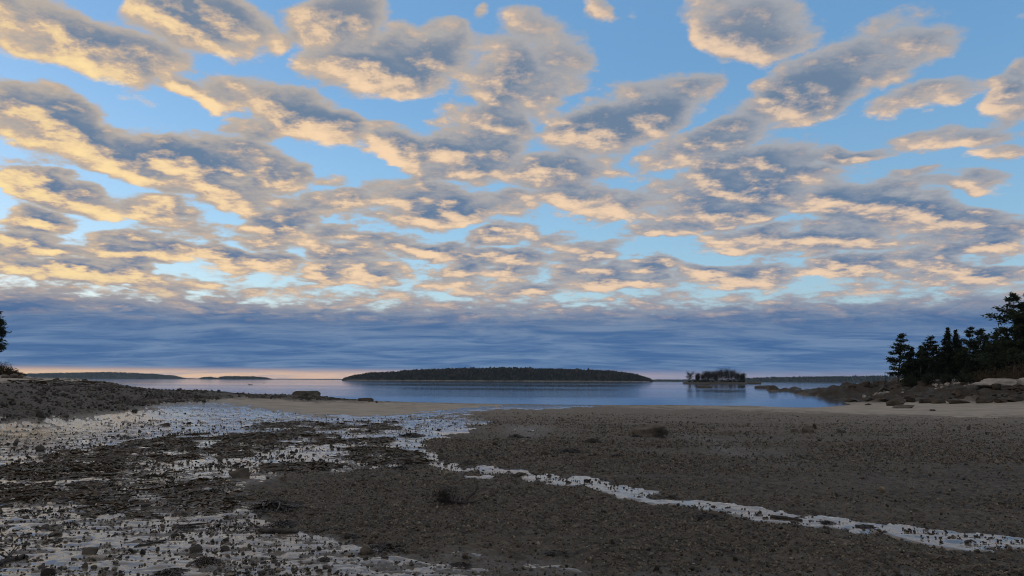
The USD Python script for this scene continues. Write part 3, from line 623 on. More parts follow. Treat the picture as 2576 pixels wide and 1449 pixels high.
for k, (px, py, d_, w_) in enumerate([(2326, 890, 123, 44), (2412, 858, 121, 60), (2480, 845, 119, 62), (2506, 838, 114, 66), (2534, 842, 110, 66), (2312, 905, 124, 46), (2360, 885, 126, 50), (2394, 880, 124, 54), (2425, 875, 124, 56), (2455, 868, 122, 60), (2490, 860, 118, 60), (2518, 856, 112, 62), (2556, 850, 112, 64), (2590, 840, 112, 64), (2345, 905, 117, 40), (2500, 890, 108, 60), (2440, 900, 112, 56)]):
    place_tree('spruce_tree', 'low dark evergreen filling the shade under the taller trees of the right grove', px, py, px, d_, w_, 130 + k, group='low evergreens under the right grove', dens=1.35, **{**SPRUCE, 'low': .04, 'levels': 18})
def shrub(name, label, px, py_top, dist, width_px, seed, mat, group=None, stems=46, leaf=0.16, leaves=26):
    rng = np.random.default_rng(seed); b = polar(px, dist, 0); b[2] = float(lay(b[0], b[1])) - 0.08
    h = far_at(px, py_top, b[1])[2] - b[2]; w = width_px / FPX * b[1] / 2; st, tv, tf, n = [], [], [], 0
    for _ in range(stems):
        a, q = rng.uniform(0, 2 * np.pi), math.sqrt(rng.random()); e = np.array([math.cos(a) * w * q, math.sin(a) * w * q, h * (1 - 0.45 * q * q) * rng.uniform(.55, 1.08)])
        s0 = np.array([e[0] * .45, e[1] * .45, 0]); k = np.linspace(0, 1, 5)[:, None]
        pth = s0 * (1 - k) + e * k + rng.normal(0, .05, (5, 3)) * h * k; st.append(tube(pth, np.linspace(.022, .006, 5), 3))
        for _ in range(leaves):
            c_ = pth[rng.integers(2, 5)] + rng.normal(0, .16, 3) * h * np.array([.7, .7, .6])
            e1 = rng.normal(0, 1, 3); e1 /= np.linalg.norm(e1); e2 = np.cross(e1, rng.normal(0, 1, 3)); e2 /= np.linalg.norm(e2) + 1e-9
            tv += [c_ - e2 * leaf * .25, c_ + e2 * leaf * .25, c_ + e1 * leaf]; tf.append([n, n + 1, n + 2]); n += 3
    t = thing(name, label, 'shrub', b, 0, group); part(t, 'stems', merge(st), M_twig)
    if leaves: part(t, 'foliage', (np.array(tv), np.array(tf)), mat)
    return t
for k, (px, py, d_, w_) in enumerate([(2478, 930, 98, 40), (2508, 924, 96, 46), (2545, 920, 95, 52), (2580, 915, 94, 50)]):
    shrub('shrub', ['small brown shrub at the left end of the pale granite slab', 'brown leafy shrub above the upper edge of the granite slab', 'large brown shrub below the tallest pine', 'brown shrub cut by the right edge above the granite slab'][k], px, py, d_, w_, 200 + k, M_shrub)
for k, (px, py, d_, w_) in enumerate([(2290, 938, 113, 34), (2335, 940, 111, 34), (2380, 938, 110, 36), (2420, 940, 108, 36), (2448, 938, 106, 34)]):
    shrub('undergrowth_shrub', 'dark low undergrowth at the foot of the right grove', px, py, d_, w_, 220 + k, M_spruce, 'undergrowth at the foot of the right grove')
shrub('bare_bush', 'leafless wind bent bush alone on the rocks left of the grove', 2205, 934, 121, 22, 230, M_twig, None, 18, 0.1, 0)
shrub('bare_bush', 'second leafless bush close to the slim leftmost pine', 2229, 934, 119, 20, 231, M_twig, None, 16, 0.1, 0)
p0, p1 = ground_at(2313, 957), far_at(2353, 919, 110.0)
tr = tube(np.linspace(p0, p1, 7) + np.random.default_rng(5).normal(0, .07, (7, 3)), np.linspace(.16, .07, 7), 7)
brs = [tube(np.array([p0 + (p1 - p0) * q, p0 + (p1 - p0) * q + [dx * .5, .1, .35], p0 + (p1 - p0) * q + [dx, .2, .9]]), [.05, .035, .012], 4) for q, dx in ((.5, .5), (.65, -.5), (.8, .6), (.9, -.3))]
t = thing('fallen_tree', 'pale bare fallen trunk leaning up to the right against the grove', 'tree trunk'); part(t, 'trunk', tr, M_palewood, True); part(t, 'limbs', merge(brs), M_palewood)
# left point
place_tree('pine_tree', 'dark pine reaching in from the left edge of the picture', -34, 745, -38, 118, 100, 140, dens=1.3, needle=.42, **{**PINE, 'levels': 15, 'low': .3, 'top_round': 0, 'conic': .5})
for k, (px, py, d_, w_) in enumerate([(-20, 902, 114, 50), (8, 914, 113, 40), (30, 928, 112, 36), (48, 938, 111, 26)]):
    shrub('shrub', ['tall tan shrub at the left edge under the dark pine', 'tan shrub second from the left edge', 'lower tan shrub sloping down to the left boulders', 'lowest tan shrub at the end of the left point'][k], px, py, d_, w_, 240 + k, M_shrub)

# ================================================================ the small island with its own trees
V6 = mound('small_island', [(1715, 961.5), (1728, 960.2), (1750, 959.4), (1800, 959.0), (1850, 959.3), (1872, 960.2), (1884, 961.2)], 640, 16, M_boulder, seed=45, rough=.2)
mound('island_ledge', [(1880, 961.6), (1890, 960.4), (1906, 960.6), (1915, 961.8)], 640, 6, M_boulder, seed=46)
def bare_tree(h, rng, w):
    st, tv, tf, n = [], [], [], 0
    trunk = tube(np.column_stack([np.cumsum(rng.normal(0, .03 * h, 6)), np.cumsum(rng.normal(0, .03 * h, 6)), np.linspace(0, h * .85, 6)]), np.linspace(.17, .05, 6), 5)
    for _ in range(26):
        t0 = rng.uniform(.25, .9); a = rng.uniform(0, 2 * np.pi); q = rng.uniform(.4, 1); e = np.array([math.cos(a) * w * q, math.sin(a) * w * q, min(h, t0 * h + h * rng.uniform(.08, .35))])
        s0 = np.array([0, 0, t0 * h * .8]); k = np.linspace(0, 1, 4)[:, None]; pth = s0 * (1 - k) + e * k + rng.normal(0, .04, (4, 3)) * h * k; st.append(tube(pth, np.linspace(.07, .02, 4), 3))
        for _ in range(42):
            c_ = pth[rng.integers(1, 4)] + rng.normal(0, .09, 3) * h; e1 = rng.normal(0, 1, 3) + [0, 0, .6]; e1 /= np.linalg.norm(e1); e2 = np.cross(e1, rng.normal(0, 1, 3)); e2 /= np.linalg.norm(e2) + 1e-9
            tv += [c_ - e2 * .09, c_ + e2 * .09, c_ + e1 * .95]; tf.append([n, n + 1, n + 2]); n += 3
    return trunk, merge(st), (np.array(tv), np.array(tf))
SPOT = ['round tree alone at the left end of the small island', 'thin low tree second from the left on the small island', 'low bare tree left of the main clump on the small island']
for k, (px, py, w_) in enumerate([(1737, 937.5, 24), (1754, 944, 9), (1757, 941, 8), (1768, 941, 16), (1775, 936, 18), (1782, 938, 16), (1790, 937, 18), (1797, 936, 16), (1803, 937, 16), (1810, 934, 18), (1818, 932, 20), (1826, 931, 20), (1833, 933, 20), (1841, 934, 18), (1849, 936, 18), (1857, 939, 14), (1866, 943, 12), (1870, 940, 12)]):
    rng = np.random.default_rng(300 + k); b = far_at(px, 958.6, 640.0 + rng.uniform(-7, 7)); b[2] = 0.1; h = far_at(px, py, b[1])[2] - b[2]
    lab = {0: SPOT[0], 1: SPOT[1], 3: SPOT[2], 11: 'tallest tree in the middle of the small island', 17: 'small tree alone at the right end of the small island'}.get(k, 'grey leafless tree in the clump on the small island')
    grp = None if k in (0, 1, 3, 11, 17) else 'trees of the clump on the small island'
    t = thing('bare_tree', lab, 'tree', b, 0, grp)
    tr, li, cr_ = bare_tree(h, rng, w_ / FPX * 640 / 2)
    part(t, 'trunk', tr, M_palewood if k % 3 == 0 else M_bark); part(t, 'limbs', li, M_twig); part(t, 'crown', cr_, M_spruce if k in (8, 12, 15) else M_islet)
for k in range(24):
    rng = np.random.default_rng(330 + k); px = rng.uniform(1730, 1872); b = far_at(px, 958.6, 634.0); b[2] = 0.0; v, f = round_tree(rng.uniform(1.6, 3.4), rng.uniform(1.2, 2.2), rng)
    top('island_shrub', (v, f), M_spruce, 'low dark bush under the trees of the small island', 'bush', 'bushes on the small island', loc=b)
mound('weedy_islet', [(1754, 970.6), (1764, 969.4), (1780, 969.6), (1792, 970.8)], 245, 3.0, M_weedrock, 'low islet of dark weed straight below the small island', 47, 'thing', 'rock', SEA - .2)
mound('weedy_islet', [(1897, 971.8), (1910, 969.6), (1935, 969.2), (1955, 971.8)], 238, 3.5, M_weedrock, 'tan weedy islet between the small island and the right ledge', 48, 'thing', 'rock', SEA - .2)
def bird(px, py, label):
    b = at(px, py, SEA); s = trimesh.creation.icosphere(2, 1.0); v = np.array(s.vertices)
    v[:, 2] = np.where(v[:, 2] < 0, v[:, 2] * .5, v[:, 2]); body = v * [.34, .15, .15] + [0, 0, .04]; tail = v * [.10, .05, .03] + [.34, 0, .10]
    neck = tube(np.array([[-.22, 0, .08], [-.27, 0, .2], [-.28, 0, .28]]), [.06, .05, .05], 6); head = v * [.085, .065, .07] + [-.30, 0, .31]; bill = v * [.06, .025, .015] + [-.40, 0, .30]
    t = thing('duck', label, 'bird', b); part(t, 'body', merge([(body, s.faces), (tail, s.faces), neck, (head, s.faces)]), M_feather, True); part(t, 'bill', (bill, s.faces), M_feather, True)
bird(627, 967.6, 'left one of two dark ducks swimming close together'); bird(633, 968, 'right one of two dark ducks swimming close together'); bird(664, 963.6, 'single dark duck farther out than the pair')

# ================================================================ rocks
def rock(w, d, h, seed, cuts=9, blocky=0.75, sub=3, noise=0.10):
    rng = np.random.default_rng(seed); s = trimesh.creation.icosphere(sub, 1.0); v = np.array(s.vertices)
    v = v * 1.25 / np.maximum(np.abs(v).max(1, keepdims=True) ** 0.35, 1e-6)
    for _ in range(cuts):
        n = rng.normal(0, 1, 3); n /= np.linalg.norm(n); t = rng.uniform(blocky - .12, blocky + .22); k = np.maximum(v @ n - t, 0); v = v - np.outer(k, n)
    v = v * (1 + (meshkit.fbm(v * 1.6 + seed * 3.1, 4, seed) - .5)[:, None] * noise * 2.4)
    v /= np.abs(v).max(0); return v * [w / 2, d / 2, h * 0.72] + [0, 0, h * 0.28], np.array(s.faces)
SEEDS = iter(range(1000, 9000))
def put_rock(label, px, py, wpx, hpx, mat, group=None, name='boulder', cat='rock', depth=0.8, sink=0.0, **kw):
    p = ground_at(px, py); dist = p[1]; w, h = wpx / FPX * dist * 1.08, hpx / FPX * dist * (1.3 if dist < 45 else 1.22); sd = next(SEEDS)
    k = dict(cuts=9); k.update(kw); m = rock(w, w * depth, h, sd, **k)
    p[1] += w * depth * .35; p[2] = (float(lay(p[0], p[1])) if dist < 45 else max(float(lay(p[0], p[1])), float(surf(p[0], p[1])) - .12)) - h * .10 - sink
    return top(name, m, mat, label, cat, group, smooth=38, loc=p)
B = put_rock
B('large tan rounded rock alone on the mud right of the middle', 1640, 1099, 88, 31, M_tan, cuts=5, blocky=.86, noise=.2)
B('low squared dark block, left one of the two rocks sitting together on the right mud', 2004, 1088, 27, 12, M_tan, cuts=6, blocky=.6)
B('rounded rock touching the squared block on the right mud', 2035, 1089, 33, 15, M_tan)
B('small dark rock perched behind the rounded rock on the right mud', 2050, 1081, 11, 12, M_boulder)
B('small low rock alone right of the two rocks on the mud', 2122, 1089, 20, 8, M_boulder); B('pale stub of rock beside the small low rock on the right mud', 2110, 1089, 9, 9, M_tan)
B('angular brown rock on the edge of the shallow pools at left', 597, 1204, 46, 21, M_tan, cuts=8, blocky=.6); B('small stone on top edge of the angular rock', 600, 1186, 10, 9, M_boulder)
for px, py, w, h, l in [(283, 1155, 26, 8, 'flat dark stone among the weed mats at left'), (412, 1071, 22, 7, 'low dark stone on the wet sand at upper left'), (349, 1088, 10, 7, 'small dark stone on the open wet sand at left'), (222, 1400, 34, 15, 'largest round stone of the lower left pools'),
                        (489, 1393, 26, 18, 'dark round stone standing in the pool below the two sticks'), (133, 1352, 32, 10, 'flat long stone in the left pools'), (107, 1334, 22, 11, 'dark stone just above the flat long stone at left'), (97, 1434, 20, 11, 'stone left of the bottom left pair'),
                        (117, 1447, 32, 15, 'bottom left stone nearest to the frame edge'), (562, 1390, 22, 11, 'low stone right of the dark round stone'), (365, 1278, 26, 9, 'stone in the loose weed at left'), (210, 1430, 18, 10, 'round stone, left of a close pair at bottom left'), (233, 1432, 15, 8, 'lower stone, right of a close pair at bottom left'), (183, 1414, 14, 8, 'small squared stone above the pair at bottom left'),
                        (43, 1205, 18, 7, 'stone at the left end of the lowest weed mat'), (1119, 1170, 14, 7, 'round stone in the bend of the stream'), (1244, 1120, 10, 9, 'small upright stone on the mud above the stream'), (65, 1376, 14, 7, 'small stone near the left edge above the driftwood log'), (493, 1005, 11, 8, 'dark squared stone at the edge of the sand bar'),
                        (88, 1040, 20, 8, 'dark stone on the cobble bank at far left'), (337, 1036, 12, 6, 'dark stone where cobbles meet the wet sand'), (310, 1022, 16, 6, 'dark stone on the lower cobble bank'), (282, 1014, 14, 5, 'stone high on the cobble bank'), (161, 1050, 18, 6, 'stone at the foot of the cobble bank'), (820, 1436, 22, 9, 'low dark stone by the bottom edge left of the middle'), (1145, 1330, 14, 9, 'dark stone on the mud below the branch'), (690, 1418, 16, 9, 'dark stone right of the round pool stone')]:
    B(l, px, py, w, h, M_boulder if w > 12 else M_pebble_wet, name='stone')
B('tilted stone leaning in a clump of weed near the bottom', 921, 1392, 36, 17, M_tan, cuts=9, blocky=.8)
L = 'left shore boulders'
for px, py, w, h, mat, l in [(452, 975, 20, 7, M_boulder, 'leftmost dark boulder on the crest of the cobble bank'), (520, 981, 32, 11, M_boulder, 'high dark boulder on the cobble bank against the water'), (587, 984, 36, 6, M_tan, 'low pale boulder right of the high dark one'), (621, 985, 32, 8, M_tan, 'low grey boulder in the row on the bank'), (655, 990, 38, 13, M_boulder, 'humped dark boulder left of the big block'),
                             (705, 992, 24, 6, M_boulder, 'low dark boulder between the humped one and the big block'), (767, 997, 66, 15, M_boulder, 'big flat topped block at the water, largest of the left bank'), (814, 1001, 20, 5, M_boulder, 'low boulder right of the big block'), (834, 1003, 16, 4, M_boulder, 'last small boulder at the tip of the cobble bank'),
                             (914, 1009, 44, 9, M_weedrock, 'dark weedy rock in the water beyond the tip of the bank'), (67, 953, 24, 6, M_granite, 'pale boulder at the foot of the tan shrubs'), (92, 955, 22, 5, M_granite, 'second pale boulder right of the shrubs'), (140, 956, 18, 5, M_boulder, 'dark boulder on the pale beach crest'), (162, 956, 24, 6, M_granite, 'pale boulder in the middle of the beach crest'), (192, 957, 18, 5, M_granite, 'low pale boulder right of the middle of the crest'),
                             (213, 959, 18, 7, M_boulder, 'dark boulder near the pointed pale one'), (250, 960, 26, 9, M_granite, 'pointed pale boulder on the beach crest'), (293, 964, 34, 5, M_boulder, 'flat dark slab at the end of the beach crest'), (10, 951, 24, 9, M_tan, 'leftmost boulder under the shrubs'), (32, 951, 20, 10, M_tan, 'rounded boulder under the shrubs'), (50, 952, 18, 9, M_tan, 'boulder at the right end of the shrubs')]:
    B(l, px, py, w, h, mat, depth=.6)
rng = np.random.default_rng(77)
for k in range(46):
    px = rng.uniform(-20, 880); t = px / 880; py = 966 + t * 34 + rng.uniform(0, 40) * (1 - t) + rng.uniform(0, 4); s = rng.uniform(5, 11)
    B('dark rounded cobble on the bank of the left shore', px, py, s, s * .45, M_boulder, 'larger cobbles on the left bank', 'cobble', sub=2)
for px, py, w, h, mat, l in [(2263, 1021, 44, 19, M_weedrock, 'weedy dome of rock standing out in front on the right sand'), (2281, 1027, 50, 8, M_tan, 'low sand coloured rock in front of the weedy dome'), (2348, 1034, 14, 4, M_boulder, 'small black stone alone on the right sand'), (2188, 1019, 20, 4, M_weedrock, 'flat weedy stone on the sand left of the dome'),
                             (2483, 1014, 36, 15, M_weedrock, 'dark wedge shaped boulder on the right sand'), (2525, 1013, 32, 10, M_weedrock, 'brown boulder right of the wedge shaped one'), (2558, 1010, 46, 13, M_weedrock, 'long dark boulder at the right edge'), (2417, 1015, 52, 10, M_weedrock, 'long low weedy rock left of the wedge'), (2369, 1015, 38, 14, M_weedrock, 'brown boulder with a tan left face'),
                             (2333, 1014, 36, 13, M_weedrock, 'weedy boulder between the dome and the brown one'), (2296, 1009, 24, 9, M_weedrock, 'weedy boulder behind the dome'), (2429, 997, 32, 20, M_weedrock, 'tall dark boulder in the middle of the weedy shore'), (2342, 987, 46, 11, M_weedrock, 'wide boulder with a grey top high on the weedy shore'), (2115, 1010, 40, 6, M_weedrock, 'outermost low weedy rock at the cove'), (2150, 1010, 36, 9, M_weedrock, 'second weedy rock at the cove'), (2195, 1009, 34, 8, M_weedrock, 'third weedy rock at the cove'), (2230, 1010, 28, 9, M_weedrock, 'fourth weedy rock at the cove')]:
    B(l, px, py, w, h, mat, depth=.8)
for k in range(60):
    px = 2120 + 480 * rng.random() ** .8; py = rng.uniform(966, 1008) if px > 2230 else rng.uniform(966, 986); s = rng.choice([rng.uniform(10, 20), rng.uniform(18, 42)])
    B('brown boulder covered in rockweed on the right shore', px, py, s, s * rng.uniform(.22, .45), M_weedrock, 'rockweed boulders of the right shore', sub=2, sink=.05, depth=.6, noise=.22)
for k in range(48):
    px = rng.choice([rng.uniform(2150, 2320), rng.uniform(2300, 2472)]); p = polar(px, rng.uniform(97, 110), 0); w = rng.uniform(6, 15) / FPX * p[1]; h = w * rng.uniform(.45, .7); m = rock(w, w * .8, h, next(SEEDS), sub=2, noise=.16)
    p[2] = max(float(lay(p[0], p[1])), float(surf(p[0], p[1])) - .1) + h * .12
    top('boulder', m, M_granite, 'pale rounded granite boulder along the top of the right shore', 'rock', 'pale boulders under the right grove', smooth=38, loc=p)
for px, py, w, h, l in [(2178, 957, 44, 10, 'smooth pale ledge below the leafless bushes'), (2442, 961, 66, 6, 'long flat pale granite shelf left of the sloping slab'), (2535, 968, 130, 15, 'sloping pale granite slab at the right edge')]:
    B(l, px, py, w, h, M_granite, name='granite_slab', cuts=12, blocky=.8, depth=.6, sink=.35, noise=.25)

# ================================================================ weed, driftwood
def fronds(n, rx, ry, h, seed, length=0.3, width=0.02, poly=None, lie=None):
    """a heap of strap like weed: ribbons that lie over each other"""
    rng = np.random.default_rng(seed); S = 5
    a, q = rng.uniform(0, 2 * np.pi, n), np.sqrt(rng.random(n)); c0 = np.column_stack([np.cos(a) * q * rx, np.sin(a) * q * ry]) if poly is None else poly
    n = len(c0); th = rng.uniform(0, 2 * np.pi, n); ln = length * rng.uniform(.5, 1.4, n); p = np.zeros((n, S + 1, 3)); p[:, 0, :2] = c0
    fall = 1 - np.clip((c0[:, 0] / rx) ** 2 + (c0[:, 1] / ry) ** 2, 0, 1) if poly is None else np.ones(n)
    z0 = h * fall * rng.uniform(.15, 1, n) + .006; p[:, 0, 2] = z0
    for s in range(S):
        th = th + rng.normal(0, .5, n); p[:, s + 1, 0] = p[:, s, 0] + np.cos(th) * ln / S; p[:, s + 1, 1] = p[:, s, 1] + np.sin(th) * ln / S
        p[:, s + 1, 2] = np.maximum(.004, z0 * (1 - ((s + 1) / S) ** 1.5 * .7) + rng.normal(0, .008, n))
    w = width * rng.uniform(.6, 1.4, n); nx, ny = -np.sin(th), np.cos(th); off_ = np.zeros((n, S + 1, 3)); taper = np.array([.5, 1, 1, .9, .7, .2])
    off_[:, :, 0] = (nx * w)[:, None] * taper; off_[:, :, 1] = (ny * w)[:, None] * taper; off_[:, :, 2] = (rng.normal(0, .5, n) * w)[:, None] * taper
    v = np.stack([p - off_, p + off_], 2)
    if lie is not None: v[..., 2] += lie(v[..., 0], v[..., 1])
    i0 = (np.arange(n) * (S + 1) * 2)[:, None] + np.arange(S) * 2
    f = np.stack([i0, i0 + 1, i0 + 3, i0 + 2], -1).reshape(-1, 4); return v.reshape(-1, 3), f
MATS = [('dense dark weed mat between the upper pools, widest of all', [(625, 1078), (690, 1066), (800, 1064), (900, 1060), (1040, 1066), (1045, 1077), (900, 1086), (760, 1098), (650, 1092)], 1.0),
        ('long weed mat left of the upper pools', [(330, 1117), (460, 1100), (620, 1090), (690, 1100), (600, 1118), (430, 1127)], 1.0), ('weed mat stretching down to the left below the long one', [(130, 1150), (250, 1131), (430, 1124), (640, 1126), (740, 1112), (640, 1140), (380, 1160), (200, 1162)], .9),
        ('dark weed mat against the bend of the stream', [(845, 1150), (900, 1126), (1000, 1131), (1062, 1158), (960, 1167)], 1.0), ('lowest weed mat at the left edge', [(-20, 1185), (150, 1166), (330, 1173), (300, 1194), (80, 1206), (-20, 1204)], .9),
        ('loose torn weed spread over the mud at left', [(150, 1240), (300, 1202), (450, 1190), (560, 1206), (610, 1250), (560, 1288), (380, 1302), (220, 1282)], .55), ('thin weed strip right of the angular rock', [(640, 1180), (760, 1168), (850, 1172), (800, 1182), (700, 1190)], .5),
        ('narrow weed strip along the first pool', [(560, 1102), (700, 1104), (850, 1112), (980, 1108), (900, 1120), (740, 1118)], 1.0), ('ragged weed at the left edge below the mats', [(-20, 1235), (90, 1222), (150, 1250), (60, 1270), (-20, 1266)], .5), ('wrack line on the crest of the pale beach', [(-20, 962), (120, 960), (300, 963), (320, 966), (120, 966), (-20, 968)], .8)]
for k, (lab, poly, dens) in enumerate(MATS):
    rng = np.random.default_rng(500 + k); g = shapely.Polygon(poly); x0, y0, x1, y1 = g.bounds; c_ = rng.uniform((x0, y0), (x1, y1), (9000, 2))
    nz = meshkit.fbm(np.column_stack([c_[:, 0] / 38, c_[:, 1] / 6, np.zeros(len(c_))]), 4, 90 + k)
    far_ = k == 9
    keep = shapely.contains_xy(g.buffer(6), c_[:, 0], c_[:, 1] ) & (nz > .64 - .14 * dens)
    c_ = c_[keep][: int((1700 if g.area > 6000 else 900) * dens)]
    if far_: pw = np.array([ground_at(a_, b_) for a_, b_ in c_[:400]])
    else:
        zz_ = np.zeros(len(c_))
        for _ in range(4): pw = at(c_[:, 0], c_[:, 1], zz_); zz_ = lay(pw[:, 0], pw[:, 1])
    mid = pw.mean(0); mid[2] = 0
    v, f = fronds(0, 1, 1, .12 if far_ else .020, 520 + k, .9 if far_ else .30, .05 if far_ else .015, (pw - mid)[:, :2], lambda x, y: lay(x + mid[0], y + mid[1]) + .012)
    top('seaweed_mat', (v, f), M_weed, lab, 'seaweed', loc=mid)
CL = [classed('seaweed_a', fronds(260, .5, .32, .13, 601, .34, .014), M_darkweed, 'fronds'), classed('seaweed_b', fronds(200, .5, .22, .09, 602, .3, .012), M_darkweed, 'fronds'), classed('seaweed_c', fronds(240, .42, .42, .17, 603, .36, .013), M_darkweed, 'fronds')]
for k, (px, py, w, l) in enumerate([(692, 1280, 118, 'wide clump of brown weed on the mud left of the branch'), (968, 1382, 96, 'clump of weed wrapped round the tilted stone near the bottom'), (520, 1420, 70, 'clump of weed in the lower left pool'), (430, 1446, 80, 'weed clump cut by the bottom edge at left'), (1780, 1302, 66, 'weed clump on the near bank of the stream'), (1690, 1254, 34, 'small weed clump in the middle of the stream'),
                                    (1035, 1098, 58, 'dark weed heap at the head of the stream'), (1432, 1138, 64, 'weed heap on the mud above the stream'), (1493, 1113, 46, 'low weed heap with a twig, left of the large tan rock'), (1556, 1150, 44, 'weed heap below the large tan rock'), (1225, 1140, 34, 'flat weed heap right of the stream head'), (1180, 1166, 36, 'weed on the right bank of the stream bend'),
                                    (1115, 1256, 40, 'weed under the branch'), (1160, 1425, 60, 'flat weed patch near the bottom middle'), (1300, 1100, 44, 'long low weed patch beside the upper puddle'), (1010, 1180, 44, 'weed left of the stream below the dark mat'), (470, 1330, 56, 'weed clump above the lower sticks'), (710, 1322, 60, 'weed by the short thick log'), (250, 1262, 60, 'weed clump in the left pools'), (60, 1290, 50, 'weed clump at the left edge of the pools'),
                                    (880, 1352, 40, 'small weed clump on the wet mud at bottom'), (1010, 1150, 30, 'weed clump inside the stream bend'), (1400, 1396, 70, 'pale brown weed on the mud at the bottom'), (540, 1242, 56, 'weed clump below the angular rock'), (1600, 1100, 30, 'weed skirt at the left foot of the large tan rock'), (1660, 1102, 34, 'weed skirt at the right foot of the large tan rock'), (815, 1412, 40, 'weed scrap near the bottom left of middle'), (2080, 1318, 40, 'weed scrap in the lower stream'), (2180, 1330, 50, 'brown weed lump at the far right stream'), (1310, 1196, 40, 'weed at the narrow part of the stream')]):
    p = ground_at(px, py); s = w / FPX * p[1] / 1.15; rng = np.random.default_rng(650 + k); p[2] = max(float(lay(p[0], p[1])), float(surf(p[0], p[1]))) + .008
    copy_of(CL[k % 3], 'seaweed_clump', l, 'seaweed', p, rng.uniform(-.35, .35), (s, s * rng.uniform(1.0, 1.5), s * rng.uniform(1.1, 1.6)))
def stick(label, a, b, r_px, seed, name='driftwood_stick', mat=None, twigs=0, lift=0.0):
    rng = np.random.default_rng(seed); p, q = ground_at(*a), ground_at(*b); r = r_px / FPX * p[1]
    k = np.linspace(0, 1, 9)[:, None]; pth = p * (1 - k) + q * k + rng.normal(0, r * .8, (9, 3)) * [1, 1, .35]; pth[:, 2] = lay(pth[:, 0], pth[:, 1]) + r * .7 + lift * k[:, 0]
    t = thing(name, label, 'driftwood'); part(t, 'stem', tube(pth, r * np.array([.75, 1.02, .95, 1, .92, .95, .85, .8, .55]), 9), mat or M_wood, 35)
    for j in range(twigs):
        s0 = pth[2 + j % 5]; d_ = rng.normal(0, 1, 3) * [1, 1, .3] + [0, 0, .5]; part(t, 'twig', tube(np.array([s0, s0 + d_ * r * 3, s0 + d_ * r * 6 + [0, 0, r]]), [r * .4, r * .3, r * .12], 5), mat or M_wood)
    return t
stick('short thick dark log lying level in the pools left of the middle', (650, 1340), (750, 1342), 6.5, 701, 'driftwood_log', twigs=1)
stick('long thin twisted stick in the lower left pools', (343, 1378), (424, 1360), 3.2, 702, twigs=2); stick('forked driftwood log at the lower left edge', (-25, 1428), (72, 1404), 7.5, 703, 'driftwood_log', twigs=5)
stick('dark stick lying across the weed at left', (166, 1224), (214, 1216), 4.5, 704); stick('thin stick between the log and the angular rock', (465, 1244), (510, 1242), 2.5, 705); stick('thin stick just above the branch of weed', (515, 1255), (575, 1251), 2.0, 706)
stick('black plank like stick in the middle of the far right stream', (1935, 1302), (2020, 1314), 4.5, 707); stick('short black stick in the right stream', (2154, 1326), (2196, 1329), 4.0, 708); stick('thin curved twig right of the short thick log', (790, 1340), (835, 1330), 1.8, 709); stick('thin twig above the short thick log', (440, 1326), (525, 1318), 2.2, 710, twigs=2)
stick('short stub of wood in the wet sand', (380, 1300), (412, 1306), 4.0, 711); stick('thin twig on the right mud above the stream', (1480, 1106), (1508, 1106), 1.2, 712)
# the branch with weed hanging in it
rng = np.random.default_rng(720); o = ground_at(1150, 1268); u_ = o[1] / FPX
W = lambda px, py, dy=0.0: o + np.array([(px - 1150) * u_, dy, (1268 - py) * u_])
t = thing('driftwood_branch', 'uprooted branch with upturned end and weed tangled in it on the mud', 'driftwood')
part(t, 'stem', tube(np.array([W(1108, 1262, .05), W(1130, 1262), W(1160, 1265), W(1185, 1262, -.03), W(1212, 1257, .02)]), np.array([4, 4, 3.4, 2.8, 1.5]) * u_, 7), M_wood, 40)
part(t, 'upturned_branch', tube(np.array([W(1168, 1262), W(1180, 1250, .03), W(1192, 1242, .05), W(1199, 1232, .06), W(1197, 1216, .07)]), np.array([3.4, 3.6, 4, 4.6, 1.8]) * u_, 7), M_wood, 40)
for a in ([(1160, 1264), (1164, 1252), (1158, 1244)], [(1192, 1240), (1178, 1234), (1166, 1222)], [(1148, 1262), (1156, 1250), (1168, 1240)], [(1130, 1260), (1120, 1244), (1110, 1236)], [(1140, 1260), (1146, 1238), (1152, 1230)], [(1120, 1260), (1098, 1250), (1086, 1252)]):
    part(t, 'twig', tube(np.array([W(*q, rng.uniform(-.05, .08)) for q in a]), np.array([1.4, 1.1, .5]) * u_, 5), M_wood)
tg = []
for k in range(230):
    a0 = W(rng.normal(1118, 13), rng.uniform(1236, 1262) if k % 3 else rng.uniform(1226, 1250), rng.uniform(-.10, .10)); n_s = 5; p = [a0]
    d_ = rng.normal(0, 1, 3) * [1, .8, .5] + [0, 0, -.25]; ln = rng.uniform(10, 26) * u_
    for q in range(n_s):
        d_ = d_ + rng.normal(0, .6, 3) + [0, 0, -.35]; d_ /= np.linalg.norm(d_); e = p[-1] + d_ * ln / n_s; e[2] = max(e[2], o[2] - .02 + rng.uniform(0, .03)); p.append(e)
    tg.append(tube(np.array(p), np.linspace(.9, .35, n_s + 1) * u_ * rng.uniform(.6, 1.3), 3))
top('seaweed_tangle', merge(tg), M_darkweed, 'dark stringy weed hanging in the branch on the mud', 'seaweed')

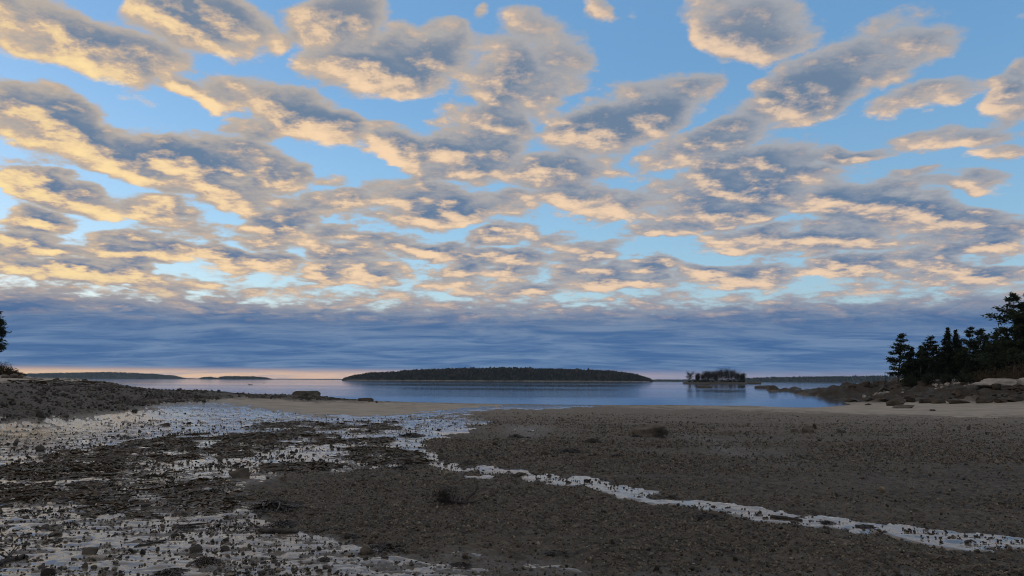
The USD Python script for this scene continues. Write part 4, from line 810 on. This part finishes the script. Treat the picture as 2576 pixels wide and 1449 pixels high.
# ================================================================ pebbles and cobbles
def peb(seed, flat):
    v, f = rock(1, 1, 1, seed, cuts=6, blocky=.7, sub=1, noise=.16); return v * [1, rng.uniform(.7, 1), flat] + [0, 0, 0], f
PB = [peb(801, .62), peb(802, .5), peb(803, .75), peb(804, .45)]
def quats(n, rng, tilt=.35):
    a = rng.uniform(0, 2 * np.pi, n); tx, ty = rng.normal(0, tilt, n), rng.normal(0, tilt, n); q = np.column_stack([np.cos(a / 2), tx * .5, ty * .5, np.sin(a / 2)]); return q / np.linalg.norm(q, axis=1, keepdims=True)
def spread(n, r0, r1, rng, power=1.0):
    r = np.exp(rng.uniform(math.log(r0), math.log(r1), n)) if power else np.sqrt(rng.uniform(r0 ** 2, r1 ** 2, n)); a = rng.uniform(-.66, .66, n); return r * np.sin(a), r * np.cos(a)
rng = np.random.default_rng(900)
x, y = spread(185000, 5.2, 44, rng); px, py = project(np.column_stack([x, y, lay(x, y)]))
jx = (meshkit.fbm(np.column_stack([x * .6, y * .35, 0 * x]), 4, 3) - .5) * 130 * np.clip((py - 955) / 150, .05, 1.6)
jy = ((meshkit.fbm(np.column_stack([x * 2.3, y * 1.4, 0 * x]), 4, 9) - .5) * 26 + jx / 130 / np.clip((py - 955) / 150, .05, 1.6) * 20) * np.clip((py - 955) / 150, .05, 1.6)
wz, sz, st_, dz = zone('wet', px + jx, py + jy, 22), zone('stream', px + jx, py + jy, 9), zone('sand', px + jx, py + jy, 7), zone('damp', px + jx, py + jy, 30)
patch = meshkit.fbm(np.column_stack([x * .22, y * .5, 0 * x]), 5, 33)
prob = np.where(wz > .3, .10 + .3 * (patch > .54), np.clip(.55 + (patch - .46) * 4.5, .16, 1.0)) * (1 - .45 * sz) * (1 - .97 * st_) * np.clip((46 - np.hypot(x, y)) / 18, 0, 1) * (1 - .35 * dz)
keep = rng.random(len(x)) < prob; x, y = x[keep], y[keep]; r = np.hypot(x, y)
size = np.exp(rng.normal(math.log(.0185), .45, len(x))) * np.clip(r / 12, .88, 1.6)
zs = surf(x, y) + size * .06
show = size / r; order = np.argsort(-show); first = order[:300]; rest = order[300:]
PC = [classed(f'pebble_{"abcd"[k]}', PB[k], [M_pebble, M_pebble_wet, M_pebble][k % 3], 'stone', 50) for k in range(4)]
for k, i in enumerate(first):
    copy_of(PC[k % 4], 'pebble', 'dark pebble lying on the tidal mud', 'pebble', (x[i], y[i], zs[i]), rng.uniform(0, 6.28), (size[i], size[i], size[i] * rng.uniform(.7, 1)), 'pebbles on the mud flat')
scatter('pebbles', [(PB[0], M_pebble, 50), (PB[1], M_pebble_wet, 50), (PB[2], M_pebble, 50), (PB[3], M_pebble, 50)], np.column_stack([x, y, zs])[rest], quats(len(rest), rng), np.repeat(size[rest, None], 3, 1), 'countless small dark pebbles and shells over the tidal mud', rng.integers(0, 4, len(rest)))
x, y = spread(150000, 5.2, 34, rng); px, py = project(np.column_stack([x, y, lay(x, y)])); nz = meshkit.fbm(np.column_stack([x * 1.6, y * .9, 0 * x]), 4, 63)
keep = rng.random(len(x)) < np.maximum(zone('wet', px, py, 22) * np.clip((nz - .43) * 4.5, .12, .85), zone('stream', px, py, 12) * .42) * .62 * np.clip(15 / np.hypot(x, y), .6, 1); x, y = x[keep], y[keep]; size = np.exp(rng.normal(math.log(.0145), .5, len(x))) * np.clip(np.hypot(x, y) / 10, .85, 1.5)
scatter('shell_specks', [(PB[0], M_pebble_wet, 50), (PB[2], M_boulder, 50)], np.column_stack([x, y, lay(x, y) + size * .15]), quats(len(x), rng), np.column_stack([size * rng.uniform(1, 2.4, len(x)), size, size * .9]), 'countless small dark specks of shell and stone in the shallow pools', rng.integers(0, 2, len(x)))
x, y = spread(95000, 26, 78, rng, 0); px, py = project(np.column_stack([x, y, lay(x, y)])); jx = (meshkit.fbm(np.column_stack([x * .3, y * .2, 0 * x]), 4, 5) - .5)
keep = rng.random(len(x)) < zone('stone', px + jx * 40, py + jx * 10, 6) * .7 * (1 - zone('sand', px, py, 4)); x, y = x[keep], y[keep]; size = np.exp(rng.normal(math.log(.085), .5, len(x)))
scatter('cobbles', [(PB[0], M_cobble, 50), (PB[2], M_cobble, 50), (PB[1], M_pebble_wet, 50)], np.column_stack([x, y, lay(x, y) - size * .1]), quats(len(x), rng), np.repeat(size[:, None], 3, 1), 'countless grey cobbles of the bank at left', rng.integers(0, 3, len(x)))

SH = classed('shell_a', (np.array(PB[3][0]) * [1, .8, .6], PB[3][1]), M_granite, 'valve', 50); rng = np.random.default_rng(950)
for k in range(70):
    px, py = rng.uniform(700, 2560), rng.uniform(1080, 1440); p = ground_at(px, py); s_ = rng.uniform(.018, .034) * max(1, p[1] / 11)
    copy_of(SH, 'shell', 'small pale shell lying on the mud', 'shell', (p[0], p[1], float(surf(p[0], p[1])) + .008), rng.uniform(0, 6), (s_, s_, s_), 'pale shells on the mud')
